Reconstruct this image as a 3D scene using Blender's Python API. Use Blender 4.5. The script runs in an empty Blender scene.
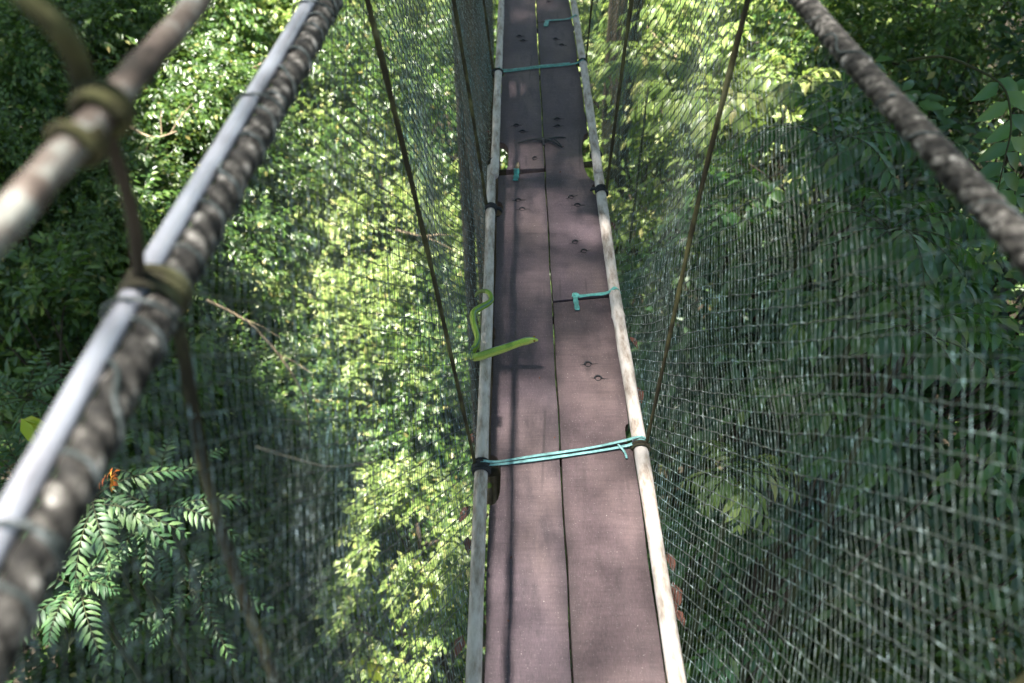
import bpy, math, random
import numpy as np
from mathutils import Vector
random.seed(7); rng = np.random.default_rng(7)
S = bpy.context.scene
COL = S.collection
PI = math.pi
R = math.radians
SUN = np.array([0.172, 0.02, -1.0])          # direction the sunlight travels
CZ = 1.706                                   # eye height over the deck

# ------------------------------------------------------------------ materials
def mat(name):
    m = bpy.data.materials.new(name); m.use_nodes = True
    nt = m.node_tree; b = nt.nodes['Principled BSDF']
    return m, nt, b
def N(nt, t, **k):
    n = nt.nodes.new(t)
    for a, v in k.items(): setattr(n, a, v)
    return n
def ramp(nt, fac, stops, interp='LINEAR'):
    r = N(nt, 'ShaderNodeValToRGB'); r.color_ramp.interpolation = interp
    els = r.color_ramp.elements
    while len(els) < len(stops): els.new(0.5)
    for e, (p, c) in zip(els, stops):
        e.position = p; e.color = (*c, 1)
    nt.links.new(fac, r.inputs[0]); return r.outputs[0]
def noise(nt, scale, detail=4, vec=None, rough=.55):
    n = N(nt, 'ShaderNodeTexNoise'); n.inputs['Scale'].default_value = scale
    n.inputs['Detail'].default_value = detail; n.inputs['Roughness'].default_value = rough
    if vec is not None: nt.links.new(vec, n.inputs['Vector'])
    return n.outputs[0]
def mapped(nt, scale, kind='Object'):
    tc = N(nt, 'ShaderNodeTexCoord'); mp = N(nt, 'ShaderNodeMapping')
    mp.inputs['Scale'].default_value = scale
    nt.links.new(tc.outputs[kind], mp.inputs[0]); return mp.outputs[0]
def mix(nt, fac, a, b, mode='MIX'):
    m = N(nt, 'ShaderNodeMix', data_type='RGBA', blend_type=mode)
    for i, v in ((0, fac), (6, a), (7, b)):
        if hasattr(v, 'node'): nt.links.new(v, m.inputs[i])
        elif i == 0: m.inputs[0].default_value = v
        else: m.inputs[i].default_value = (*v, 1)
    return m.outputs[2]
def bump(nt, b, h, strength=.4, dist=.002):
    n = N(nt, 'ShaderNodeBump'); n.inputs['Strength'].default_value = strength
    n.inputs['Distance'].default_value = dist
    nt.links.new(h, n.inputs['Height']); nt.links.new(n.outputs[0], b.inputs['Normal'])

def leaf_mat(name, stops, rough=.4, trans=.3, tcol=(.22, .34, .04), spec=.5):
    m, nt, b = mat(name)
    g = N(nt, 'ShaderNodeNewGeometry')
    c = ramp(nt, g.outputs['Random Per Island'], stops)
    oi = N(nt, 'ShaderNodeObjectInfo')
    hs = N(nt, 'ShaderNodeHueSaturation')
    mr = N(nt, 'ShaderNodeMapRange'); mr.inputs[3].default_value = .78; mr.inputs[4].default_value = 1.25
    nt.links.new(oi.outputs['Random'], mr.inputs[0]); nt.links.new(mr.outputs[0], hs.inputs['Value'])
    nt.links.new(c, hs.inputs['Color'])
    nt.links.new(hs.outputs[0], b.inputs['Base Color'])
    b.inputs['Roughness'].default_value = rough
    b.inputs['Specular IOR Level'].default_value = spec
    t = N(nt, 'ShaderNodeBsdfTranslucent')
    tc = mix(nt, .55, hs.outputs[0], tcol)
    nt.links.new(tc, t.inputs[0])
    ms = N(nt, 'ShaderNodeMixShader'); ms.inputs[0].default_value = trans
    nt.links.new(b.outputs[0], ms.inputs[1]); nt.links.new(t.outputs[0], ms.inputs[2])
    nt.links.new(ms.outputs[0], nt.nodes['Material Output'].inputs[0])
    return m
M = {}
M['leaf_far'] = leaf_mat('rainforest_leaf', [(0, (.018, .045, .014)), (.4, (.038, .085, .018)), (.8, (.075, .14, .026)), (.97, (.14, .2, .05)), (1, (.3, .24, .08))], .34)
M['leaf_bright'] = leaf_mat('sunlit_leaf', [(0, (.09, .15, .035)), (.5, (.18, .26, .065)), (.9, (.30, .37, .12)), (1, (.45, .40, .16))], .38, .35, (.3, .42, .06))  # leaf colour raised so crowns in sun read brighter; sunlight partly painted
M['leaf_big'] = leaf_mat('broad_leaf', [(0, (.02, .062, .022)), (.5, (.036, .10, .028)), (.9, (.07, .155, .035)), (1, (.15, .2, .06))], .33, .3, (.16, .36, .03))
M['leaf_blue'] = leaf_mat('bluish_leaf', [(0, (.018, .048, .020)), (.6, (.036, .085, .034)), (1, (.09, .17, .05))], .42, .2, (.1, .25, .06))
M['leaf_fern'] = leaf_mat('frond_leaf', [(0, (.025, .07, .028)), (.6, (.045, .11, .04)), (1, (.12, .2, .07))], .52, .3, (.16, .32, .05))
M['leaf_yellow'] = leaf_mat('yellow_leaf', [(0, (.2, .32, .02)), (.6, (.34, .42, .03)), (1, (.5, .5, .05))], .45, .35, (.5, .6, .03))
M['leaf_orange'] = leaf_mat('orange_leaf', [(0, (.55, .1, .02)), (.6, (.65, .18, .03)), (1, (.45, .28, .05))], .45, .35, (.8, .25, .03))
M['leaf_dead'] = leaf_mat('dead_leaf', [(0, (.05, .025, .02)), (.5, (.10, .04, .03)), (1, (.2, .09, .06))], .7, .1, (.4, .15, .05), .2)

def wood_plank(name, base, seed):
    m, nt, b = mat(name)
    fine = noise(nt, 1, 4, mapped(nt, (520, 70, 40)), .6)
    blot = noise(nt, 5 + seed * .3, 5, mapped(nt, (1, .55, 1)))
    big = noise(nt, 2.1, 3, mapped(nt, (1.6, .8, 1)))
    c1 = ramp(nt, blot, [(.28, tuple(x * .62 for x in base)), (.5, base), (.75, tuple(x * 1.3 for x in base))])
    c2 = mix(nt, .5, c1, ramp(nt, fine, [(.35, (.05, .04, .045)), (.65, (.34, .28, .29))]), 'OVERLAY')
    warm = mix(nt, ramp(nt, big, [(.45, (0, 0, 0)), (.72, (.6, .6, .6))]), c2, (.19, .135, .125))
    # pale grit and specks
    v = N(nt, 'ShaderNodeTexVoronoi'); v.inputs['Scale'].default_value = 70
    nt.links.new(mapped(nt, (1, 1, 1)), v.inputs['Vector'])
    sp = ramp(nt, v.outputs['Distance'], [(.05, (1, 1, 1)), (.1, (0, 0, 0))])
    gate = ramp(nt, noise(nt, 30, 2), [(.53, (0, 0, 0)), (.6, (1, 1, 1))])
    f = mix(nt, 1., sp, gate, 'MULTIPLY')
    c3 = mix(nt, mix(nt, 1., f, (.6, .6, .6), 'MULTIPLY'), warm, (.6, .54, .5))
    # dark algae along blotches
    al = ramp(nt, noise(nt, 9, 6, mapped(nt, (2.4, .6, 1)), .65), [(.52, (0, 0, 0)), (.7, (.7, .7, .7))])
    c4 = mix(nt, al, c3, tuple(x * .45 for x in base))
    tce = N(nt, 'ShaderNodeTexCoord'); sx = N(nt, 'ShaderNodeSeparateXYZ'); nt.links.new(tce.outputs['Object'], sx.inputs[0])
    ab = N(nt, 'ShaderNodeMath', operation='ABSOLUTE'); nt.links.new(sx.outputs[0], ab.inputs[0])
    ad = N(nt, 'ShaderNodeMath', operation='MULTIPLY_ADD'); ad.inputs[1].default_value = .06; nt.links.new(noise(nt, 7, 6, mapped(nt, (1, .6, 1)), .7), ad.inputs[0]); nt.links.new(ab.outputs[0], ad.inputs[2])
    c4 = mix(nt, ramp(nt, ad.outputs[0], [(.098, (0, 0, 0)), (.128, (.75, .75, .75))]), c4, tuple(x * .42 for x in base))
    # cross scuffs, fine dust and a few long cracks
    sc_ = noise(nt, 1, 5, mapped(nt, (14, 150, 10)), .7)
    c4 = mix(nt, .45, c4, ramp(nt, sc_, [(.3, (.30, .28, .30)), (.5, (.5, .5, .5)), (.7, (.66, .64, .64))]), 'OVERLAY')
    du = ramp(nt, noise(nt, 260, 2, mapped(nt, (1, 1, 1))), [(.64, (0, 0, 0)), (.74, (.35, .35, .35))])
    c4 = mix(nt, du, c4, (.42, .36, .35))
    ck = N(nt, 'ShaderNodeTexWave', wave_type='BANDS', bands_direction='X'); ck.inputs['Scale'].default_value = 3.1
    ck.inputs['Distortion'].default_value = 7; ck.inputs['Detail'].default_value = 3; ck.inputs['Detail Scale'].default_value = .6
    nt.links.new(mapped(nt, (1, .12, 1)), ck.inputs['Vector'])
    cg = mix(nt, 1., ramp(nt, ck.outputs['Fac'], [(.98, (0, 0, 0)), (1, (1, 1, 1))]), ramp(nt, noise(nt, 3, 2, mapped(nt, (1, 1, 1))), [(.56, (0, 0, 0)), (.64, (.5, .5, .5))]), 'MULTIPLY')
    c4 = mix(nt, cg, c4, (.03, .024, .026))
    nt.links.new(c4, b.inputs['Base Color'])
    b.inputs['Roughness'].default_value = .62
    b.inputs['Specular IOR Level'].default_value = .35
    bump(nt, b, fine, .8, .002)
    return m
M['plank'] = wood_plank('weathered_plank', (.126, .095, .112), 0)
M['plank2'] = wood_plank('weathered_plank_pinker', (.138, .099, .108), 4)

def bark(name, stops, scale, sc=(1, 1, .25), bstr=.8, dist=.02, kind='Object', rough=.85):
    m, nt, b = mat(name)
    v = mapped(nt, sc, kind)
    n1 = noise(nt, scale, 8, v, .65)
    nt.links.new(ramp(nt, n1, stops), b.inputs['Base Color'])
    b.inputs['Roughness'].default_value = rough; b.inputs['Specular IOR Level'].default_value = .3
    bump(nt, b, n1, bstr, dist); return m
M['bark'] = bark('grey_bark', [(.3, (.04, .026, .017)), (.5, (.12, .09, .065)), (.68, (.25, .2, .155))], 9)
M['bark_dark'] = bark('dark_bark', [(.3, (.02, .015, .011)), (.55, (.06, .045, .03)), (.75, (.13, .11, .085))], 12)
M['twig'] = bark('green_twig', [(.3, (.02, .025, .012)), (.7, (.06, .065, .025))], 20)
M['dead_wood'] = bark('dead_wood', [(.3, (.18, .13, .08)), (.7, (.42, .33, .22))], 14)
M['pole'] = bark('weathered_pole', [(.3, (.16, .12, .095)), (.42, (.36, .3, .26)), (.55, (.55, .49, .455)), (.8, (.7, .65, .62))], 42, (1, .3, 1), .6, .003, rough=.65)
M['hanger'] = bark('mossy_rope', [(.3, (.010, .009, .006)), (.5, (.032, .028, .016)), (.62, (.08, .078, .036)), (.75, (.15, .145, .09))], 30, (1, 1, .4), .6, .003)
M['mossy'] = bark('olive_mossy_rope', [(.3, (.012, .010, .007)), (.46, (.036, .031, .015)), (.58, (.09, .085, .034)), (.7, (.19, .18, .10))], 16, (1, 1, .5), .6, .003)
M['rope_old'] = bark('lichen_rope', [(.38, (.022, .018, .015)), (.46, (.07, .052, .045)), (.53, (.14, .11, .095)), (.59, (.26, .26, .24))], 15, (1, 1, 1), .4, .002, rough=.75)
M['rope_rail'] = bark('twisted_rail_rope', [(.38, (.011, .010, .010)), (.49, (.034, .031, .028)), (.57, (.10, .092, .085)), (.67, (.38, .36, .34))], 45, (1, 1, 1), .5, .002, rough=.7)
M['rope_black'] = bark('black_cord', [(.3, (.008, .009, .011)), (.7, (.03, .032, .038))], 60, (1, 1, 1), .4, .001, rough=.55)
M['lacing'] = bark('lacing_twine', [(.3, (.01, .015, .015)), (.5, (.04, .05, .05)), (.72, (.2, .22, .23))], 45, (1, 1, 1), .3, .001, rough=.5)
M['soil'] = bark('forest_soil', [(.3, (.014, .01, .006)), (.6, (.035, .026, .015)), (.8, (.06, .05, .025))], .8, (1, 1, 1), .6, .1)
rm = M['rope_rail']; nt = rm.node_tree; b = nt.nodes['Principled BSDF']      # base colour darkens in the lay of the rope
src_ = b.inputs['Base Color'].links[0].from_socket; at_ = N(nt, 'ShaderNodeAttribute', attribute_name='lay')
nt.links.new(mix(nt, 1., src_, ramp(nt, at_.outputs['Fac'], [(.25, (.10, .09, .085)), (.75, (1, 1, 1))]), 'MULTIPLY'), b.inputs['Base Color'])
m, nt, b = mat('smooth_cable'); M['cable'] = m
nt.links.new(ramp(nt, noise(nt, 18, 5, mapped(nt, (1, .4, 1))), [(.34, (.10, .10, .11)), (.44, (.26, .26, .30)), (.6, (.40, .41, .47)), (.75, (.52, .52, .58))]), b.inputs['Base Color'])
b.inputs['Roughness'].default_value = .36; b.inputs['Metallic'].default_value = .3
m, nt, b = mat('net_twine'); M['net'] = m
g = N(nt, 'ShaderNodeNewGeometry')
n1 = noise(nt, 2.3, 4, mapped(nt, (1, 1, 1)))
n2 = noise(nt, 70, 3, mapped(nt, (1, 1, 1)), .6)
c1 = ramp(nt, n2, [(.32, (.02, .025, .023)), (.46, (.055, .064, .06)), (.57, (.12, .132, .13)), (.68, (.40, .44, .48))])
c2 = ramp(nt, n1, [(.35, (.5, .8, .78)), (.55, (.85, .9, .8)), (.7, (.75, .92, 1.))])
nt.links.new(mix(nt, 1., c1, c2, 'MULTIPLY'), b.inputs['Base Color'])
b.inputs['Roughness'].default_value = .38; b.inputs['Specular IOR Level'].default_value = .6
def strap_mat(name, c):
    m, nt, b = mat(name)
    n_ = noise(nt, 60, 4, mapped(nt, (1, 1, 1)))
    nt.links.new(ramp(nt, n_, [(.3, tuple(x * .55 for x in c)), (.55, c), (.8, tuple(min(1, x * 1.35 + .05) for x in c))]), b.inputs['Base Color'])
    b.inputs['Roughness'].default_value = .42
    bump(nt, b, n_, .3, .001); return m
M['teal'] = strap_mat('teal_strap', (.1, .34, .31))
M['teal_pale'] = strap_mat('pale_teal_strap', (.2, .43, .43))
M['teal_dark'] = strap_mat('deep_teal_strap', (.03, .22, .21))
m, nt, b = mat('snake_scales'); M['snake'] = m
a = N(nt, 'ShaderNodeAttribute', attribute_name='col')
v = N(nt, 'ShaderNodeTexVoronoi'); v.inputs['Scale'].default_value = 330
nt.links.new(mapped(nt, (1, 1, 1)), v.inputs['Vector'])
nt.links.new(mix(nt, .55, a.outputs['Color'], ramp(nt, v.outputs['Distance'], [(0, (1, 1, 1)), (.7, (.45, .5, .4))]), 'MULTIPLY'), b.inputs['Base Color'])
b.inputs['Roughness'].default_value = .34; bump(nt, b, v.outputs['Distance'], -.35, .0006)
m, nt, b = mat('snake_eye'); M['eye'] = m
b.inputs['Base Color'].default_value = (.12, .09, .01, 1); b.inputs['Roughness'].default_value = .15

# ------------------------------------------------------------------ mesh helpers
def mesh_obj(name, V, Fc, m, parent=None, smooth=True, loc=None):
    me = bpy.data.meshes.new(name)
    me.from_pydata([tuple(v) for v in V] if not isinstance(V, np.ndarray) else V.tolist(), [], Fc if not isinstance(Fc, np.ndarray) else Fc.tolist())
    me.materials.append(m)
    if smooth: me.polygons.foreach_set('use_smooth', [True] * len(me.polygons))
    me.update()
    o = bpy.data.objects.new(name, me); COL.objects.link(o)
    if loc is not None: o.location = loc
    if parent is not None: o.parent = parent
    return o
def tag(o, label=None, cat=None, group=None, kind=None):
    if label: o['label'] = label
    if cat: o['category'] = cat
    if group: o['group'] = group
    if kind: o['kind'] = kind
    return o
def empty(name, loc=(0, 0, 0)):
    o = bpy.data.objects.new(name, None); COL.objects.link(o); o.location = loc
    o.empty_display_size = .1; return o
def smooth_path(P, n):
    P = np.array(P, float)
    k = len(P); t = np.linspace(0, k - 1, n); out = []
    for x in t:
        i = min(int(x), k - 2); f = x - i
        p0, p1, p2, p3 = P[max(i - 1, 0)], P[i], P[i + 1], P[min(i + 2, k - 1)]
        out.append(.5 * ((2 * p1) + (-p0 + p2) * f + (2 * p0 - 5 * p1 + 4 * p2 - p3) * f * f + (-p0 + 3 * p1 - 3 * p2 + p3) * f ** 3))
    return np.array(out)
def tube(P, r, n=10, prof=None, up=None, V0=0, flat=None):
    """P: (k,3) path, r: radius or list; prof(i, k, phi) multiplies the radius; returns verts, faces"""
    P = np.array(P, float); k = len(P)
    rr = np.full(k, r) if np.isscalar(r) else np.array(r, float)
    T = np.gradient(P, axis=0); T /= np.linalg.norm(T, axis=1)[:, None] + 1e-12
    ref = np.array(up if up is not None else ((0, 0, 1) if abs(T[0][2]) < .9 else (1, 0, 0)), float)
    V, Fc = [], []
    u = ref - T[0] * ref.dot(T[0]); u /= np.linalg.norm(u)
    for i in range(k):
        if up is not None:
            u = ref - T[i] * ref.dot(T[i])
        else:
            u = u - T[i] * u.dot(T[i])
        u /= np.linalg.norm(u) + 1e-12
        w = np.cross(T[i], u)
        for j in range(n):
            ph = 2 * PI * j / n
            q = rr[i] * (prof(i, k, ph) if prof else 1)
            a_, b_ = (flat if flat else (1, 1))
            V.append(P[i] + w * math.cos(ph) * q * a_ + u * math.sin(ph) * q * b_)
    for i in range(k - 1):
        for j in range(n):
            a_, b_ = i * n + j, i * n + (j + 1) % n
            Fc.append((V0 + a_, V0 + b_, V0 + b_ + n, V0 + a_ + n))
    Fc.append(tuple(V0 + j for j in range(n - 1, -1, -1)))
    Fc.append(tuple(V0 + (k - 1) * n + j for j in range(n)))
    return V, Fc
class MB:
    def __init__(s): s.V = []; s.F = []
    def tube(s, P, r, n=10, **k):
        v, f = tube(P, r, n, V0=len(s.V), **k); s.V += v; s.F += f; return s
    def box(s, lo, hi):
        b = len(s.V)
        for z in (lo[2], hi[2]):
            for x, y in ((lo[0], lo[1]), (hi[0], lo[1]), (hi[0], hi[1]), (lo[0], hi[1])): s.V.append((x, y, z))
        s.F += [tuple(b + i for i in f) for f in ((3, 2, 1, 0), (4, 5, 6, 7), (0, 1, 5, 4), (1, 2, 6, 5), (2, 3, 7, 6), (3, 0, 4, 7))]
        return s
    def build(s, name, m, parent=None, smooth=True, loc=None):
        return mesh_obj(name, s.V, s.F, m, parent, smooth, loc)

def nrm(a): return a / (np.linalg.norm(a, axis=-1, keepdims=True) + 1e-9)
def leaf_mesh(P, D, Nn, L, W, hi):
    """arrays of leaf base, direction, normal, length, width -> verts and faces"""
    P = np.asarray(P); D = nrm(np.asarray(D)); Nn = np.asarray(Nn)
    Sd = nrm(np.cross(D, Nn)); Nn = np.cross(Sd, D)
    L = np.asarray(L)[:, None]; W = np.asarray(W)[:, None]
    n = len(P)
    if hi:
        up = .10 * L * Nn
        v = [P, P + D * L * .33 + Sd * W * .5 + W * .16 * Nn, P + D * L * .33 - Sd * W * .5 + W * .16 * Nn, P + D * L * .38,
             P + D * L * .68 + Sd * W * .36 + W * .10 * Nn - up * .5, P + D * L * .68 - Sd * W * .36 + W * .10 * Nn - up * .5,
             P + D * L * .7 - up * .6, P + D * L - up * 2.2]
        V = np.stack(v, 1).reshape(-1, 3)
        f = np.array([(0, 1, 3), (0, 3, 2), (1, 4, 6), (1, 6, 3), (3, 6, 5), (3, 5, 2), (4, 7, 6), (6, 7, 5)])
        Fc = (f[None] + (np.arange(n) * 8)[:, None, None]).reshape(-1, 3)
    else:
        v = [P, P + D * L * .45 + Sd * W * .5 + W * .14 * Nn, P + D * L - L * .15 * Nn, P + D * L * .45 - Sd * W * .5 + W * .14 * Nn]
        V = np.stack(v, 1).reshape(-1, 3)
        f = np.array([(0, 1, 2), (0, 2, 3)])
        Fc = (f[None] + (np.arange(n) * 4)[:, None, None]).reshape(-1, 3)
    return V, Fc
def twigs(P0, D0, ln, k, leafL, aspect, droop=.3, angle=50, opp=False, jit=.35, flatness=.6, sag=.25):
    """leaves along many twigs at once; returns leaf arrays and twig paths"""
    T = len(P0); D0 = nrm(D0)
    up = np.array([0, 0, 1.])
    t = np.linspace(.12, 1, k)[None, :, None] * np.ones((T, k, 1))
    ln_ = np.asarray(ln).reshape(T, 1, 1)
    pos = P0[:, None] + D0[:, None] * ln_ * t - up * (sag * ln_ * t ** 2)
    tan = nrm(D0[:, None] - up * 2 * sag * t)
    side = nrm(np.cross(tan, up + rng.normal(0, .12, (T, 1, 3))))
    sgn = np.where(np.arange(k) % 2 == 0, 1, -1)[None, :, None] * np.ones((T, k, 1))
    if opp:
        pos = np.concatenate([pos, pos], 1); tan = np.concatenate([tan, tan], 1)
        side = np.concatenate([side, side], 1); t = np.concatenate([t, t], 1)
        sgn = np.concatenate([np.ones((T, k, 1)), -np.ones((T, k, 1))], 1)
    a = R(angle) * (1 - .45 * t)
    D = np.cos(a) * tan + np.sin(a) * side * sgn - up * droop + rng.normal(0, jit * .5, tan.shape)
    Nn = nrm(np.cross(side, tan)); Nn = Nn * np.sign(Nn[..., 2:3] + 1e-6)
    Nn = Nn + rng.normal(0, jit, Nn.shape) * (1 - flatness)
    L = leafL * (rng.uniform(.7, 1.15, (T, pos.shape[1])))
    if opp: L = L * (.55 + .9 * np.sin(PI * np.clip(t[..., 0], .05, .97)) ** .6) * .75
    W = L * aspect * rng.uniform(.85, 1.15, L.shape)
    return pos.reshape(-1, 3), D.reshape(-1, 3), Nn.reshape(-1, 3), L.ravel(), W.ravel()
def clump_crown(rad, nclump, ntwig, k, leafL, aspect, clump_r, hi, zsq=.75, shell=.55, droop=.35, **kw):
    C_ = nrm(rng.normal(0, 1, (nclump, 3))) * (rng.uniform(shell, 1, (nclump, 1)) ** .8) * rad
    C_[:, 2] *= zsq
    out = []
    cs = []
    for c in C_:
        outv = nrm(c + np.array([0, 0, .25 * rad]))
        d = nrm(rng.normal(0, .62, (ntwig, 3)) + outv * .55 + np.array([0, 0, .1]))
        st = c + rng.normal(0, clump_r * .22, (ntwig, 3))
        ln = clump_r * rng.uniform(.55, 1.15, ntwig)
        out.append(twigs(st, d, ln, k, leafL, aspect, droop, **kw)); cs.append((st, d, ln))
    A = [np.concatenate([o[i] for o in out]) for i in range(5)]
    V, Fc = leaf_mesh(*A, hi)
    return V, Fc, C_, cs
def crown_data(name, m, *a, **k):
    V, Fc, C_, cs = clump_crown(*a, **k)
    me = bpy.data.meshes.new(name)
    me.from_pydata(V.tolist(), [], Fc.tolist()); me.materials.append(m)
    if a[6]: me.polygons.foreach_set('use_smooth', [True] * len(me.polygons))
    me.update()
    return me, C_
LOCALS = {}
#           rad clumps twigs k leaf aspect clump_r hi
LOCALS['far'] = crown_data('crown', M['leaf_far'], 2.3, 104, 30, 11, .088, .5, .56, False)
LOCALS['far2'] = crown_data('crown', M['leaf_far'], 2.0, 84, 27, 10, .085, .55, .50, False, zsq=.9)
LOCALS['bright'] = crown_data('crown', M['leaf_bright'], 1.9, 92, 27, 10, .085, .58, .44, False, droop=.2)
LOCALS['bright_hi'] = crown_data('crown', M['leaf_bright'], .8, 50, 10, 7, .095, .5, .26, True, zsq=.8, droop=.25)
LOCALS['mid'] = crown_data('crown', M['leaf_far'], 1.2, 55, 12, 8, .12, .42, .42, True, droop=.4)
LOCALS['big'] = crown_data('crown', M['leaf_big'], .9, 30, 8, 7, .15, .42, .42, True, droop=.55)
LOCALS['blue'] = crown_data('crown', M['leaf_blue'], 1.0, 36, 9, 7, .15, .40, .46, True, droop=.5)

LOCALS['bright_big'] = crown_data('crown', M['leaf_bright'], 1.2, 40, 10, 7, .15, .46, .45, True, droop=.45)
def trunk_tube(base, top, r, seed, lean=.25):
    rr = random.Random(seed)
    b = np.array(base); t = np.array(top); k = 9
    P = []
    for i in range(k):
        f = i / (k - 1)
        P.append(b + (t - b) * f + np.array([rr.uniform(-1, 1), rr.uniform(-1, 1), 0]) * lean * math.sin(PI * f) * .6)
    return smooth_path(P, 20)
def ground_z(x, y):
    return -12.5 + .6 * math.sin(x * .31 + 1) + .5 * math.cos(y * .27) - .02 * y
def plant(name, c, kind, sc, label, cat, group, bark_='bark_dark', r=.05, rotz=None, squash=1.0):
    """tree/shrub: Empty at the trunk's foot; trunk with limbs, crown"""
    me, clumps = LOCALS[kind]
    gx, gy = c[0] + random.uniform(-.5, .5), c[1] + random.uniform(-.3, .6)
    gz = ground_z(gx, gy)
    root = empty(name, (gx, gy, gz))
    tag(root, label, cat, group)
    rel = np.array([c[0] - gx, c[1] - gy, c[2] - gz])
    rz = random.uniform(0, 6.28) if rotz is None else rotz
    cr = bpy.data.objects.new('crown', me); COL.objects.link(cr); cr.parent = root
    cr.location = rel; cr.scale = (sc, sc, sc * squash); cr.rotation_euler = (0, 0, rz)
    b = MB()
    P = trunk_tube((0, 0, -.2), rel + np.array([0, 0, .1 * sc]), r, hash(label) % 999)
    b.tube(P, np.linspace(r * 1.5, r * .35, len(P)), 8)
    ca, sa = math.cos(rz), math.sin(rz)
    sel = list(range(0, len(clumps), max(1, len(clumps) // 16)))
    for i in sel:
        q = clumps[i] * sc * np.array([1, 1, squash]); q = np.array([q[0] * ca - q[1] * sa, q[0] * sa + q[1] * ca, q[2]]) + rel
        s = P[random.randint(12, 18)]
        mid = (s + q) / 2 + np.array([0, 0, .12 * sc])
        Q = smooth_path([s, mid, q], 7)
        b.tube(Q, np.linspace(r * .38, r * .08, 7), 5)
    b.build('trunk', M[bark_], root)
    return root

# ------------------------------------------------------------------ setting: ground, undergrowth
V = []; Fc = []; nx, ny = 70, 70
for j in range(ny):
    for i in range(nx):
        x = -300 + 600 * i / (nx - 1); y = -200 + 600 * j / (ny - 1)
        V.append((x, y, ground_z(x, y) if abs(x) < 60 and y < 90 else -13))
for j in range(ny - 1):
    for i in range(nx - 1):
        a_ = j * nx + i; Fc.append((a_, a_ + 1, a_ + nx + 1, a_ + nx))
tag(mesh_obj('ground', V, Fc, M['soil']), kind='structure')

def scatter_leaves(name, n, box, leafL, aspect, m, k=8):
    T = n // k
    P0 = np.stack([rng.uniform(box[0][i], box[1][i], T) for i in range(3)], 1)
    P0[:, 2] += .8 * np.sin(P0[:, 0] * .7) + .7 * np.cos(P0[:, 1] * .6 + P0[:, 0] * .3)
    D0 = nrm(rng.normal(0, 1, (T, 3)) + np.array([0, 0, .3]))
    A = twigs(P0, D0, rng.uniform(.5, 1.1, T), k, leafL, aspect, .3)
    V, Fc = leaf_mesh(*A, False)
    return mesh_obj(name, V, Fc, m, smooth=False)
tag(scatter_leaves('undergrowth', 110000, ((-24, 1, -12.3), (20, 46, -9.6)), .26, .42, M['leaf_far']),
    'dim leafy undergrowth covering the valley floor below the bridge', 'undergrowth', kind='stuff')

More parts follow.
